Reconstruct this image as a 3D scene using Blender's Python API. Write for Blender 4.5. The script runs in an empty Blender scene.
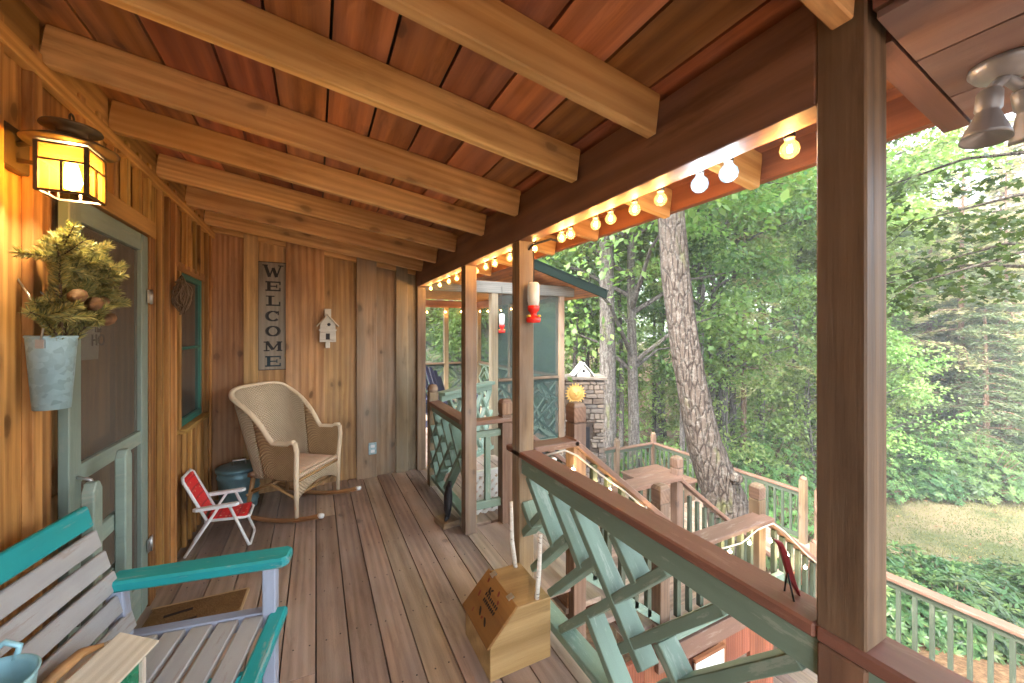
import bpy, bmesh, math, random
import numpy as np
from mathutils import Vector, Matrix
R = math.radians
scene = bpy.context.scene
COL = scene.collection
random.seed(7)

# ------------------------------------------------------------------ mesh collector
class MB:
    def __init__(s):
        s.v = []; s.f = []; s.g = []; s.r = []; s.m = []; s.sm = []
    def add(s, vs, fs, g=None, rnd=None, mat=0, smooth=False):
        b = len(s.v)
        rnd = random.random() if rnd is None else rnd
        s.v += [tuple(p) for p in vs]
        s.g += [tuple(p) for p in (g if g is not None else vs)]
        s.r += [rnd] * len(vs)
        for f in fs:
            s.f.append([b + i for i in f]); s.m.append(mat); s.sm.append(smooth)
        return s
    def obox(s, c, hx, hy, hz, M=None, mat=0, rnd=None):
        """oriented box: centre c, half sizes, M 3x3 columns = axes"""
        c = Vector(c); h = (hx, hy, hz)
        M = M if M is not None else Matrix.Identity(3)
        order = sorted(range(3), key=lambda i: -h[i])
        o = [random.uniform(0, 40) for _ in range(3)]
        vs = []; g = []
        for sx in (-1, 1):
            for sy in (-1, 1):
                for sz in (-1, 1):
                    l = (sx*hx, sy*hy, sz*hz)
                    vs.append(c + M @ Vector(l))
                    g.append((l[order[0]]+o[0], l[order[1]]+o[1], l[order[2]]+o[2]))
        fs = [(0,1,3,2),(4,6,7,5),(0,4,5,1),(2,3,7,6),(0,2,6,4),(1,5,7,3)]
        return s.add(vs, fs, g, rnd, mat)
    def box(s, x0, x1, y0, y1, z0, z1, mat=0, rnd=None):
        return s.obox(((x0+x1)/2,(y0+y1)/2,(z0+z1)/2), abs(x1-x0)/2, abs(y1-y0)/2, abs(z1-z0)/2, None, mat, rnd)
    def bar(s, p, q, w, h, up=(0,0,1), mat=0, rnd=None):
        """bar from p to q; w = size across (side), h = size along up"""
        p = Vector(p); q = Vector(q); d = q-p; L = d.length; d.normalize()
        side = d.cross(Vector(up)).normalized(); u = side.cross(d)
        M = Matrix((d, side, u)).transposed()
        return s.obox((p+q)/2, L/2, w/2, h/2, M, mat, rnd)
    def prism(s, prof, y0, y1, axis='Y', mat=0, rnd=None):
        """extrude a 2D profile; axis Y: prof is (x,z); X: (y,z); Z: (x,y)"""
        n = len(prof)
        o = [random.uniform(0, 40) for _ in range(3)]
        def P(a, b, t):
            return {'Y': (a,t,b), 'X': (t,a,b), 'Z': (a,b,t)}[axis]
        vs = [P(a,b,y0) for a,b in prof] + [P(a,b,y1) for a,b in prof]
        g = [(p[0]+o[0],p[1]+o[1],p[2]+o[2]) for p in vs]
        fs = [tuple(range(n))[::-1], tuple(range(n,2*n))]
        fs += [(i,(i+1)%n,n+(i+1)%n,n+i) for i in range(n)]
        return s.add(vs, fs, g, rnd, mat)
    def tube(s, pts, rad, n=8, mat=0, cap=True, rnd=None, smooth=True, flat=1.0):
        pts = [Vector(p) for p in pts]
        m = len(pts)
        if not hasattr(rad, '__len__'): rad = [rad]*m
        o = random.uniform(0, 40)
        vs = []; g = []; L = 0
        ref = Vector((0,0,1))
        d0 = (pts[1]-pts[0]).normalized()
        if abs(d0.dot(ref)) > .9: ref = Vector((1,0,0))
        for i, p in enumerate(pts):
            d = (pts[min(i+1,m-1)]-pts[max(i-1,0)]).normalized()
            a = d.cross(ref)
            if a.length < 1e-4: a = d.cross(Vector((0,1,0)))
            a.normalize(); b = a.cross(d).normalized(); ref = b
            if i: L += (pts[i]-pts[i-1]).length
            for k in range(n):
                t = 2*math.pi*k/n
                vs.append(p + (a*math.cos(t) + b*math.sin(t)*flat)*rad[i])
                g.append((L+o, rad[i]*math.cos(t)+o, rad[i]*math.sin(t)))
        fs = []
        for i in range(m-1):
            for k in range(n):
                fs.append((i*n+k, i*n+(k+1)%n, (i+1)*n+(k+1)%n, (i+1)*n+k))
        if cap:
            fs.append(tuple(range(n))[::-1]); fs.append(tuple(range((m-1)*n, m*n)))
        return s.add(vs, fs, g, rnd, mat, smooth)
    def lathe(s, prof, c=(0,0,0), n=24, mat=0, sx=1, sy=1, rnd=None, M=None, smooth=True):
        """prof: list of (r, z)"""
        c = Vector(c); vs = []; g = []
        for r, z in prof:
            for k in range(n):
                t = 2*math.pi*k/n
                p = Vector((r*math.cos(t)*sx, r*math.sin(t)*sy, z))
                g.append(tuple(p))
                vs.append(c + (M @ p if M is not None else p))
        fs = []
        m = len(prof)
        for i in range(m-1):
            for k in range(n):
                fs.append((i*n+k, i*n+(k+1)%n, (i+1)*n+(k+1)%n, (i+1)*n+k))
        if prof[0][0] > 1e-5: fs.append(tuple(range(n))[::-1])
        if prof[-1][0] > 1e-5: fs.append(tuple(range((m-1)*n, m*n)))
        return s.add(vs, fs, g, rnd, mat, smooth)
    def sheet(s, grid, th=0, mat=0, smooth=True, rnd=None, uv=None):
        """grid[i][j] of points -> surface, optional thickness along normals"""
        ni = len(grid); nj = len(grid[0])
        G = [[Vector(p) for p in row] for row in grid]
        g1 = uv or [[(i/(ni-1), j/(nj-1), 0) for j in range(nj)] for i in range(ni)]
        vs = [p for row in G for p in row]; gg = [p for row in g1 for p in row]
        fs = [(i*nj+j, i*nj+j+1, (i+1)*nj+j+1, (i+1)*nj+j) for i in range(ni-1) for j in range(nj-1)]
        if th:
            N = []
            for i in range(ni):
                for j in range(nj):
                    a = G[min(i+1,ni-1)][j]-G[max(i-1,0)][j]; b = G[i][min(j+1,nj-1)]-G[i][max(j-1,0)]
                    n_ = a.cross(b)
                    N.append(n_.normalized() if n_.length > 1e-9 else Vector((0,0,1)))
            K = len(vs)
            vs = vs + [p + n_*th for p, n_ in zip(vs, N)]; gg = gg + gg
            fs = fs + [tuple(K+i for i in f[::-1]) for f in fs]
            for i in range(ni-1):
                for j in (0, nj-1):
                    a, b = i*nj+j, (i+1)*nj+j
                    fs.append((a, b, K+b, K+a) if j == 0 else (b, a, K+a, K+b))
            for j in range(nj-1):
                for i in (0, ni-1):
                    a, b = i*nj+j, i*nj+j+1
                    fs.append((b, a, K+a, K+b) if i == 0 else (a, b, K+b, K+a))
        return s.add(vs, fs, gg, rnd, mat, smooth)
    def mesh(s, name, mats):
        me = bpy.data.meshes.new(name)
        me.from_pydata(s.v, [], s.f)
        at = me.attributes.new('gco', 'FLOAT_VECTOR', 'POINT')
        at.data.foreach_set('vector', np.array(s.g, dtype=np.float32).ravel())
        at = me.attributes.new('rnd', 'FLOAT', 'POINT')
        at.data.foreach_set('value', np.array(s.r, dtype=np.float32))
        for m in (mats if isinstance(mats, (list, tuple)) else [mats]): me.materials.append(m)
        me.polygons.foreach_set('material_index', s.m)
        me.polygons.foreach_set('use_smooth', s.sm)
        me.update()
        return me
    def build(s, name, mats, parent=None, bevel=0, seg=1):
        o = bpy.data.objects.new(name, s.mesh(name, mats))
        COL.objects.link(o)
        if parent is not None: attach(o, parent)
        if bevel:
            b = o.modifiers.new('edge', 'BEVEL'); b.width = bevel; b.segments = seg; b.limit_method = 'ANGLE'; b.angle_limit = R(50)
        return o

def wmat(o):
    M = Matrix.LocRotScale(o.location, o.rotation_euler, o.scale)
    return (wmat(o.parent) @ o.matrix_parent_inverse @ M) if o.parent else M
def attach(o, parent, keep=False):
    """parent o; geometry was written in world coordinates when keep=True"""
    o.parent = parent
    if o.get('_w') or keep: o.matrix_parent_inverse = wmat(parent).inverted()
def empty(name, loc=(0,0,0), rz=0):
    o = bpy.data.objects.new(name, None); COL.objects.link(o)
    o.location = loc; o.rotation_euler = (0,0,rz); o.empty_display_size = .1
    return o
def tag(o, label=None, cat=None, group=None, kind=None):
    if label: o['label'] = label
    if cat: o['category'] = cat
    if group: o['group'] = group
    if kind: o['kind'] = kind
    return o
def part(mb, name, mats, root, bevel=0, label=None):
    """part whose geometry was written in world coordinates"""
    o = mb.build(name, mats, None, bevel)
    o.parent = root; o.matrix_parent_inverse = wmat(root).inverted()
    if label: o['label'] = label
    return o
def kids(o): return [c for c in COL.objects if c.parent == o]
def copy_tree(o, parent=None, children=None):
    c = o.copy(); COL.objects.link(c)
    if parent is not None: c.parent = parent
    for ch in kids(o): copy_tree(ch, c)
    return c

# ------------------------------------------------------------------ materials
class NT:
    def __init__(s, name):
        s.mat = bpy.data.materials.new(name); s.mat.use_nodes = True
        s.t = s.mat.node_tree; s.t.nodes.clear()
        s.out = s.n('ShaderNodeOutputMaterial')
    def n(s, typ, **kw):
        x = s.t.nodes.new(typ)
        for k, v in kw.items():
            if k.startswith('_'): setattr(x, k[1:], v)
            else: x.inputs[k.replace('__', ' ')].default_value = v
        return x
    def l(s, a, b): s.t.links.new(a, b)
    def attr(s, nm): return s.n('ShaderNodeAttribute', _attribute_name=nm)
    def map(s, vec, sc, loc=(0,0,0)):
        m = s.n('ShaderNodeMapping'); m.inputs['Scale'].default_value = sc; m.inputs['Location'].default_value = loc
        s.l(vec, m.inputs['Vector']); return m.outputs[0]
    def noise(s, vec, sc, det=3, rough=.5, dist=0):
        x = s.n('ShaderNodeTexNoise', Scale=sc, Detail=det, Roughness=rough, Distortion=dist)
        s.l(vec, x.inputs['Vector']); return x.outputs['Fac']
    def math(s, op, a, b=None, clamp=False):
        x = s.n('ShaderNodeMath', _operation=op, _use_clamp=clamp)
        for i, v in enumerate((a, b)):
            if v is None: continue
            if isinstance(v, (int, float)): x.inputs[i].default_value = v
            else: s.l(v, x.inputs[i])
        return x.outputs[0]
    def ramp(s, fac, stops, interp='LINEAR'):
        x = s.n('ShaderNodeValToRGB'); x.color_ramp.interpolation = interp
        e = x.color_ramp.elements
        while len(e) < len(stops): e.new(.5)
        for el, (p, c) in zip(e, stops):
            el.position = p; el.color = (c[0],c[1],c[2],1) if hasattr(c, '__len__') else (c,c,c,1)
        s.l(fac, x.inputs[0]); return x.outputs[0]
    def mix(s, fac, a, b, mode='MIX'):
        x = s.n('ShaderNodeMix', _data_type='RGBA', _blend_type=mode)
        for sock, v in ((x.inputs[0], fac), (x.inputs[6], a), (x.inputs[7], b)):
            if isinstance(v, (int, float)): sock.default_value = v
            elif isinstance(v, tuple): sock.default_value = (v[0],v[1],v[2],1)
            else: s.l(v, sock)
        return x.outputs[2]
    def bump(s, h, strength=.3, dist=.01):
        x = s.n('ShaderNodeBump', Strength=strength, Distance=dist); s.l(h, x.inputs['Height']); return x.outputs[0]
    def bsdf(s, col, rough=.6, metal=0, normal=None, spec=.3, alpha=None):
        x = s.n('ShaderNodeBsdfPrincipled', Metallic=metal)
        x.inputs['Specular IOR Level'].default_value = spec
        for nm, v in (('Base Color', col), ('Roughness', rough)):
            if isinstance(v, tuple): x.inputs[nm].default_value = (v[0],v[1],v[2],1)
            elif isinstance(v, (int, float)): x.inputs[nm].default_value = v
            else: s.l(v, x.inputs[nm])
        if normal is not None: s.l(normal, x.inputs['Normal'])
        s.l(x.outputs[0], s.out.inputs[0]); return x

def wood(name, dark, light, var=.35, rough=.6, knots=.5, ring=9.0, bump=.25, grey=None, greyamt=.4, spec=.3, fine=1.0, hv=.025):
    t = NT(name); g = t.attr('gco').outputs['Vector']; rn = t.attr('rnd').outputs['Fac']
    warp = t.noise(t.map(g, (.9, 5, 5)), 1.0, 3)
    rings = t.n('ShaderNodeTexWave', _wave_type='RINGS', _rings_direction='X', Scale=ring, Distortion=3.2, Detail=2.0)
    rings.inputs['Detail Scale'].default_value = .8
    t.l(t.map(g, (.22, 1.5, 1.5), (0, .3, .2)), rings.inputs['Vector'])
    fine_n = t.noise(t.map(g, (2.2*fine, 60*fine, 60*fine)), 1.0, 5, .65)
    big = t.noise(t.map(g, (.7, 2.5, 2.5)), 1.3, 3)
    f = t.math('ADD', t.math('MULTIPLY', rings.outputs['Fac'], .17), t.math('MULTIPLY', fine_n, .5))
    f = t.math('ADD', f, t.math('MULTIPLY', warp, .5))
    col = t.ramp(f, [(.38, dark), (.60, [(a+b)/2 for a, b in zip(dark, light)]), (.82, light)])
    vo = t.n('ShaderNodeTexVoronoi', Scale=1.0, _feature='F1')
    t.l(t.map(t.n('ShaderNodeVectorMath', _operation='ADD').outputs[0], (4.2, 8, 8)), vo.inputs['Vector'])
    vm = vo.inputs['Vector'].links[0].from_node.inputs['Vector'].links[0].from_node; t.l(g, vm.inputs[0])
    nv = t.n('ShaderNodeTexNoise', Scale=9.0); t.l(g, nv.inputs['Vector']); sc_ = t.n('ShaderNodeVectorMath', _operation='SCALE'); sc_.inputs['Scale'].default_value = .05; t.l(nv.outputs['Color'], sc_.inputs[0]); t.l(sc_.outputs[0], vm.inputs[1])
    near = t.ramp(vo.outputs['Distance'], [(.06, 1), (.13, .85), (.17, .35), (.36, 0)])
    sep = t.n('ShaderNodeSeparateColor'); t.l(vo.outputs['Color'], sep.inputs[0])
    sel = t.math('GREATER_THAN', sep.outputs[0], 1-knots)
    kn = t.math('MULTIPLY', near, sel)
    col = t.mix(t.math('MULTIPLY', kn, .8), col, tuple(a*.28 for a in dark))
    if grey:
        gm = t.ramp(t.noise(t.map(g, (1.1, 4, 4)), 1.6, 4, .6), [(.35, 0), (.7, greyamt)])
        col = t.mix(gm, col, grey)
    # dirt and age, broad
    col = t.mix(t.ramp(big, [(.3, .6), (.55, 0)]), col, tuple(a*.6 for a in dark))
    st = t.noise(t.map(g, (1.6, 9, 9), (3,7,1)), 1.0, 5, .7)
    col = t.mix(t.ramp(st, [(.56, 0), (.72, .55)]), col, tuple(a*.5 for a in dark))
    hs = t.n('ShaderNodeHueSaturation'); t.l(col, hs.inputs['Color'])
    t.l(t.math('ADD', t.math('MULTIPLY', rn, var*2), 1-var), hs.inputs['Value'])
    t.l(t.math('ADD', t.math('MULTIPLY', t.math('FRACT', t.math('MULTIPLY', rn, 7.3)), hv), .5-hv/2), hs.inputs['Hue'])
    h = t.math('SUBTRACT', t.math('ADD', t.math('MULTIPLY', fine_n, .7), t.math('MULTIPLY', rings.outputs['Fac'], .3)), t.math('MULTIPLY', kn, .5))
    rr = t.math('ADD', t.math('MULTIPLY', fine_n, .3), rough-.15)
    t.bsdf(hs.outputs[0], rr, 0, t.bump(h, bump, .006), spec)
    return t.mat

def paint(name, c, rough=.5, wear=None, wearamt=.5, var=.12, metal=0, bump=.12, spec=.35, scale=1.0):
    """brushed paint over wood: slight unevenness, wear spots with their own colour"""
    t = NT(name); g = t.attr('gco').outputs['Vector']; rn = t.attr('rnd').outputs['Fac']
    n1 = t.noise(t.map(g, (2*scale, 26*scale, 26*scale)), 1.0, 4, .6)
    n2 = t.noise(t.map(g, (3*scale, 5*scale, 5*scale)), 1.0, 4, .62)
    col = t.mix(t.ramp(n1, [(.3, 0), (.75, 1)]), tuple(x*(1-var) for x in c), tuple(min(1, x*(1+var)) for x in c))
    col = t.mix(t.ramp(n2, [(.3, .35), (.55, 0)]), col, tuple(x*.6 for x in c))
    if wear:
        w = t.noise(t.map(g, (4*scale, 22*scale, 22*scale)), 1.0, 6, .75)
        col = t.mix(t.ramp(w, [(.57, 0), (.62, wearamt)]), col, wear)
    hs = t.n('ShaderNodeHueSaturation'); t.l(col, hs.inputs['Color'])
    t.l(t.math('ADD', t.math('MULTIPLY', rn, var*1.6), 1-var*.8), hs.inputs['Value'])
    t.bsdf(hs.outputs[0], t.math('ADD', t.math('MULTIPLY', n2, .3), rough-.15), metal, t.bump(n1, bump, .004), spec)
    return t.mat

def metal_mat(name, c, rough=.4, metal=.9, patch=0, scale=18):
    t = NT(name); g = t.n('ShaderNodeTexCoord').outputs['Object']
    col = c
    n2 = t.noise(g, 9, 4, .6)
    if patch:
        vo = t.n('ShaderNodeTexVoronoi', Scale=scale, _feature='F1'); t.l(g, vo.inputs['Vector'])
        bw = t.n('ShaderNodeRGBToBW'); t.l(vo.outputs['Color'], bw.inputs[0])
        col = t.mix(bw.outputs[0], tuple(x*(1-patch) for x in c), tuple(min(1, x*(1+patch)) for x in c))
        col = t.mix(t.ramp(n2, [(.35, .5), (.6, 0)]), col, tuple(x*.7 for x in c))
    else:
        col = t.mix(t.ramp(n2, [(.3, .5), (.65, 0)]), c, tuple(x*.65 for x in c))
    t.bsdf(col, t.math('ADD', t.math('MULTIPLY', n2, .25), rough-.1), metal, None, .4)
    return t.mat

def emit(name, c, strength, body=None, mixf=1.0):
    t = NT(name)
    e = t.n('ShaderNodeEmission', Strength=strength); e.inputs[0].default_value = (*c, 1)
    t.l(e.outputs[0], t.out.inputs[0]); return t.mat

def leafmat(name, c1, c2, c3, trans=.4, rough=.45, spec=.35):
    t = NT(name); rn = t.attr('rnd').outputs['Fac']
    oi = t.n('ShaderNodeObjectInfo')
    col = t.ramp(rn, [(0, c1), (.5, c2), (1, c3)])
    hs = t.n('ShaderNodeHueSaturation'); t.l(col, hs.inputs['Color'])
    t.l(t.math('ADD', t.math('MULTIPLY', oi.outputs['Random'], .04), .48), hs.inputs['Hue'])
    t.l(t.math('ADD', t.math('MULTIPLY', oi.outputs['Random'], .5), .75), hs.inputs['Value'])
    p = t.n('ShaderNodeBsdfPrincipled', Roughness=rough); p.inputs['Specular IOR Level'].default_value = spec
    t.l(hs.outputs[0], p.inputs['Base Color'])
    tr = t.n('ShaderNodeBsdfTranslucent'); 
    br = t.mix(1.0, hs.outputs[0], (1.25, 1.3, .7), 'MULTIPLY'); t.l(br, tr.inputs[0])
    mx = t.n('ShaderNodeMixShader', Fac=trans); t.l(p.outputs[0], mx.inputs[1]); t.l(tr.outputs[0], mx.inputs[2])
    t.l(mx.outputs[0], t.out.inputs[0]); return t.mat

def screenmat(name, c, see, rough=.7):
    t = NT(name)
    p = t.n('ShaderNodeBsdfPrincipled', Roughness=rough); p.inputs['Base Color'].default_value = (*c, 1)
    tr = t.n('ShaderNodeBsdfTransparent')
    mx = t.n('ShaderNodeMixShader', Fac=see); t.l(p.outputs[0], mx.inputs[1]); t.l(tr.outputs[0], mx.inputs[2])
    t.l(mx.outputs[0], t.out.inputs[0]); return t.mat

M = {}
M['wall'] = wood('pine_wall_boards', (.22,.095,.022), (.62,.35,.11), var=.3, knots=.35, ring=6, spec=.25)
M['end'] = wood('aged_wall_boards', (.26,.125,.04), (.62,.37,.155), var=.3, knots=.5, ring=5, grey=(.27,.21,.15), greyamt=.45, bump=.4)
M['endgrey'] = wood('greyed_wall_boards', (.19,.115,.055), (.46,.33,.2), var=.25, knots=.45, ring=4, grey=(.24,.22,.17), greyamt=.7, bump=.4)
M['rafter'] = wood('pine_rafters', (.42,.21,.06), (.80,.52,.22), var=.12, hv=.012, knots=.6, ring=7, grey=(.46,.33,.2), greyamt=.3)
M['ceil'] = wood('red_roof_boards', (.22,.075,.025), (.62,.25,.085), var=.42, knots=.5, ring=4, grey=(.3,.18,.17), greyamt=.4, hv=.03)
M['beam'] = wood('dark_beam', (.13,.062,.036), (.29,.15,.09), var=.1, knots=.35, ring=2.5, grey=(.17,.11,.12), greyamt=.5)
M['fascia'] = wood('red_fascia', (.16,.055,.025), (.33,.125,.055), var=.1, knots=.1)
M['deck'] = wood('deck_boards', (.19,.128,.088), (.45,.325,.235), var=.15, knots=.15, ring=5, grey=(.38,.33,.295), greyamt=.55, rough=.55, bump=.35)
M['post'] = wood('weathered_post', (.13,.08,.04), (.36,.25,.13), var=.12, knots=.4, ring=5, grey=(.3,.27,.23), greyamt=.5, bump=.4)
M['postdark'] = wood('shaded_post', (.06,.035,.018), (.24,.155,.08), var=.08, knots=.45, ring=5, grey=(.2,.17,.13), greyamt=.4, bump=.5)  # darker copy of the post wood; shade on the nearest post put into colour
M['postwarm'] = wood('stair_post', (.11,.06,.032), (.27,.175,.105), var=.15, knots=.15, grey=(.22,.18,.15), greyamt=.45)
M['rail'] = paint('redbrown_rail_paint', (.19,.085,.058), .45, (.29,.17,.125), .35, var=.1)
M['railold'] = paint('faded_rail_paint', (.17,.095,.065), .55, (.26,.2,.155), .6, var=.12)
M['mint'] = paint('mint_paint', (.165,.24,.185), .55, (.42,.46,.38), .35, var=.1)
M['sage'] = paint('sage_paint', (.06,.078,.053), .55, (.15,.15,.11), .4, var=.1)
M['doorpaint'] = paint('grey_green_door_paint', (.23,.30,.255), .5, (.36,.36,.3), .35)
M['winpaint'] = paint('green_window_paint', (.03,.14,.105), .5, (.14,.19,.15), .3)
M['teal'] = paint('teal_bench_paint', (.015,.31,.33), .45, (.26,.33,.3), .75, var=.1)
M['slat'] = paint('grey_bench_paint', (.355,.355,.36), .6, (.27,.22,.19), .6, var=.08)
M['slatblue'] = paint('blue_grey_paint', (.36,.40,.5), .5, (.3,.26,.25), .3, var=.08)
M['bronze'] = metal_mat('dark_bronze', (.11,.075,.04), .45, .6)
M['galv'] = metal_mat('galvanised', (.34,.50,.55), .42, .2, .25, 60)
M['galvblue'] = metal_mat('blue_tub_metal', (.16,.3,.35), .4, .35, .12, 30)
M['white'] = metal_mat('white_metal', (.78,.8,.8), .4, 0)
M['steel'] = metal_mat('steel', (.55,.56,.56), .35, .9)
M['black'] = metal_mat('black_iron', (.018,.018,.022), .5, .2)
M['wire'] = metal_mat('dark_cord', (.035,.025,.02), .6, 0)
# ------------------------------------------------------------------ porch floor, walls, roof
WX, BY = -.85, 4.4            # inner faces of the side wall and of the end wall
def roof_z(x): return 2.437 - .1476*(x-WX)      # underside of the rafters
mb = MB()
x = WX - .02
while x < 1.11:
    w = .139
    x1 = min(x+w, 1.125)
    ys = [-1.7, random.uniform(-.6, .6), BY+.02] if random.random() < .5 else [-1.7, random.uniform(1.2, 3.6), BY+.02]
    for a, b in zip(ys[:-1], ys[1:]): mb.box(x, x1, a+.001, b-.001, -.035, random.uniform(-.0012, .0008))
    x += w + .0065
# boards of the landing at the head of the stair and of the walk to the screened porch
for i in range(2): mb.box(1.127, 1.37, 1.93+.01, 2.86, -.036, -.001) if i == 0 else None
x = 1.131
while x < 2.9:
    mb.box(x, x+.139, 2.9 if x < 1.95 else 4.46, 7.6, -.036, -.001); x += .1455
yj = -1.5
while yj < 4.3:
    xj = WX+.03
    while xj < 1.1:
        for q in (.03, .1):
            mb.lathe([(0,.0012),(.0042,.001),(.0042,-.001)], (xj-.03+q+random.uniform(-.006,.006)-.01, yj+random.uniform(-.01,.01), .0006), 6, 1)
        xj += .1455
    yj += .405
mb.box(WX-.02, 1.12, -1.7, BY, -.11, -.04, 1); mb.box(1.13, 2.95, 4.46, 7.6, -.11, -.04, 1); mb.box(1.12, 1.95, 2.9, 4.45, -.11, -.04, 1)  # dark sheets under the boards, added to stop light through the gaps
floor = mb.build('porch_floor', [M['deck'], M['black']], None, .003)
tag(floor, kind='structure')

# side wall: vertical boards and battens with a door and a window in it
wall = tag(empty('side_wall', (WX, 1.5, 0)), 'orange pine board and batten wall with the screen door and green window', 'wall')
mb = MB()
DY0, DY1, WY0, WY1, WZ0, WZ1 = 2.06, 2.83, 3.44, 4.0, .86, 1.945
def wallboards(y0, y1, z0, z1, bw=.14, bat=.042):
    y = y0
    while y < y1-.01:
        e = min(y+bw, y1)
        r = random.random()
        mb.box(WX-.03, WX-random.uniform(0,.004), y+.001, e-.001, z0, z1, 0, r)
        if e < y1-.03: mb.box(WX, WX+.027, e-bat/2, e+bat/2, z0, z1-.002)
        y = e
wallboards(-1.7, 1.72, 0, 2.46, .26, .05)
wallboards(1.72, DY0-.06, 0, 2.46, .14, .05)
wallboards(DY0-.06, DY1+.09, 2.13, 2.46, .14, .04)
wallboards(DY1+.09, WY0-.03, 0, 2.46, .123)
wallboards(WY0-.03, WY1+.03, 0, WZ0-.035, .12)
wallboards(WY0-.03, WY1+.03, WZ1+.03, 2.46, .12)
wallboards(WY1+.03, BY, 0, 2.46, .12)
part(mb, 'wall_boards', M['wall'], wall, .002)
mb = MB(); mb.box(WX+.002, WX+.036, -1.7, BY-.045, 2.372, 2.428); part(mb, 'frieze_board', M['wall'], wall, .003)
mb = MB()
rafY = [-1.66, -1.15, -.62, -.1, .4, .92, 1.35, 1.89, 2.375, 2.96, 3.52, 4.05, 4.345]
for a, b in zip(rafY[:-1], rafY[1:]): mb.box(WX-.02, WX+.018, a+.042, b-.002, 2.432, 2.60)
part(mb, 'blocking', M['wall'], wall)
# door trim
mb = MB()
mb.box(WX, WX+.028, DY0-.03, DY1+.1, 2.06, 2.15); mb.box(WX, WX+.025, DY1+.012, DY1+.1, 0, 2.058)
part(mb, 'door_trim', M['wall'], wall, .003)
door = MB()
X0, X1 = WX-.012, WX+.02
door.box(X0, X1, DY0, DY0+.085, .02, 2.05); door.box(X0, X1, DY1-.085, DY1, .02, 2.05)
for z0, z1 in ((.02, .2), (.93, 1.0), (1.96, 2.05)): door.box(X0, X1-.002, DY0+.085, DY1-.085, z0, z1)
door = part(door, 'screen_door', M['doorpaint'], wall, .003)
M['screen_in'] = screenmat('door_screen', (.16,.145,.12), .62)
mb = MB(); mb.box(WX+.001, WX+.002, DY0+.08, DY1-.08, .15, 2.0); part(mb, 'screen', M['screen_in'], door)
mb = MB(); mb.tube([(WX+.02,DY0+.05,.80),(WX+.06,DY0+.05,.815),(WX+.075,DY0+.05,.88),(WX+.06,DY0+.05,.945),(WX+.02,DY0+.05,.96)], .007, 8)
part(mb, 'handle', M['steel'], door)
for z in (.35, 1.72):
    mb = MB(); mb.box(WX+.026, WX+.031, DY1-.03, DY1+.04, z-.035, z+.035); mb.tube([(WX+.032,DY1+.006,z-.04),(WX+.032,DY1+.006,z+.04)], .006, 8)
    part(mb, 'hinge', M['steel'], door)
# the entrance door behind the screen and the dim space round it
M['indoor'] = wood('entrance_door_wood', (.2,.105,.045), (.4,.23,.1), var=.1, knots=.1)
mb = MB()
mb.box(WX-.16, WX-.12, DY0-.02, DY1+.02, 0, 2.07)
for (a, b, c, d) in ((.08,.36,.2,.85),(.42,.69,.2,.85),(.08,.36,1.0,1.9),(.42,.69,1.0,1.9)):
    mb.box(WX-.122, WX-.108, DY0+a, DY0+b, c, d)
mb.box(WX-.16, WX-.03, DY0-.06, DY0-.02, 0, 2.1); mb.box(WX-.16, WX-.03, DY1+.02, DY1+.06, 0, 2.1); mb.box(WX-.16, WX-.03, DY0-.02, DY1+.02, 2.07, 2.1)
part(mb, 'entrance_door', M['indoor'], wall)
# window
mb = MB()
for (a, b, c, d) in ((WY0, WY0+.035, WZ0, WZ1), (WY1-.035, WY1, WZ0, WZ1), (WY0+.035, WY1-.035, WZ1-.04, WZ1), (WY0+.035, WY1-.035, WZ0, WZ0+.05), (WY0+.035, WY1-.035, 1.40, 1.42)):
    mb.box(WX-.045, WX+.012, a, b, c, d)
cs_ = MB(); cs_.box(WX-.045, WX+.022, WY0-.05, WY1+.05, WZ1+.001, WZ1+.06); cs_.box(WX-.045, WX+.02, WY0-.05, WY0-.001, WZ0, WZ1); cs_.box(WX-.045, WX+.02, WY1+.001, WY1+.05, WZ0, WZ1); part(cs_, 'window_casing', M['wall'], wall, .002)
win = part(mb, 'window', M['winpaint'], wall, .003)
mb = MB(); mb.box(WX-.03, WX+.055, WY0-.04, WY1+.04, WZ0-.035, WZ0-.001); part(mb, 'sill', M['wall'], win, .003)
t = NT('window_glass'); p = t.bsdf((.035,.05,.05), .06, 0, None, .8); M['glass'] = t.mat
mb = MB(); mb.box(WX-.012, WX-.006, WY0+.035, WY1-.035, WZ0+.05, 1.40); mb.box(WX-.012, WX-.006, WY0+.035, WY1-.035, 1.42, WZ1-.04); part(mb, 'pane', M['glass'], win)

# end wall: wide aged boards, some lapped over their neighbours
ew = tag(empty('end_wall', (0, BY, 0)), 'aged brown end wall of wide upright boards behind the rocking chair', 'wall')
mb = MB()
tone = [.55,.8,.62,.72,.5,.3,.45,.25,.4]
for i, (a, b, d) in enumerate([(-.86,-.58,0),(-.6,-.485,.02),(-.485,-.245,.004),(-.262,.075,.02),(.065,.395,0),(.375,.575,.02),(.565,.795,.002),(.775,.9,.02),(.89,1.0,0)]):
    mb.box(a+.001, b-.001, BY-d*2-.022, BY-d*2+.02, -.03, roof_z(b)+.12, 1 if a > .3 else 0, tone[i])
part(mb, 'wall_boards', [M['end'], M['endgrey']], ew, .003)
mb = MB(); mb.box(-.86, 1.0, BY+.025, BY+.045, -.03, 2.62); part(mb, 'light_stop_sheet', M['black'], ew)  # unseen black backing, added to stop light leaking between the boards
mb = MB(); mb.box(1.001, 1.095, BY-.08, BY+.02, -.03, 2.03); part(mb, 'corner_post', M['post'], ew, .004)

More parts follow.
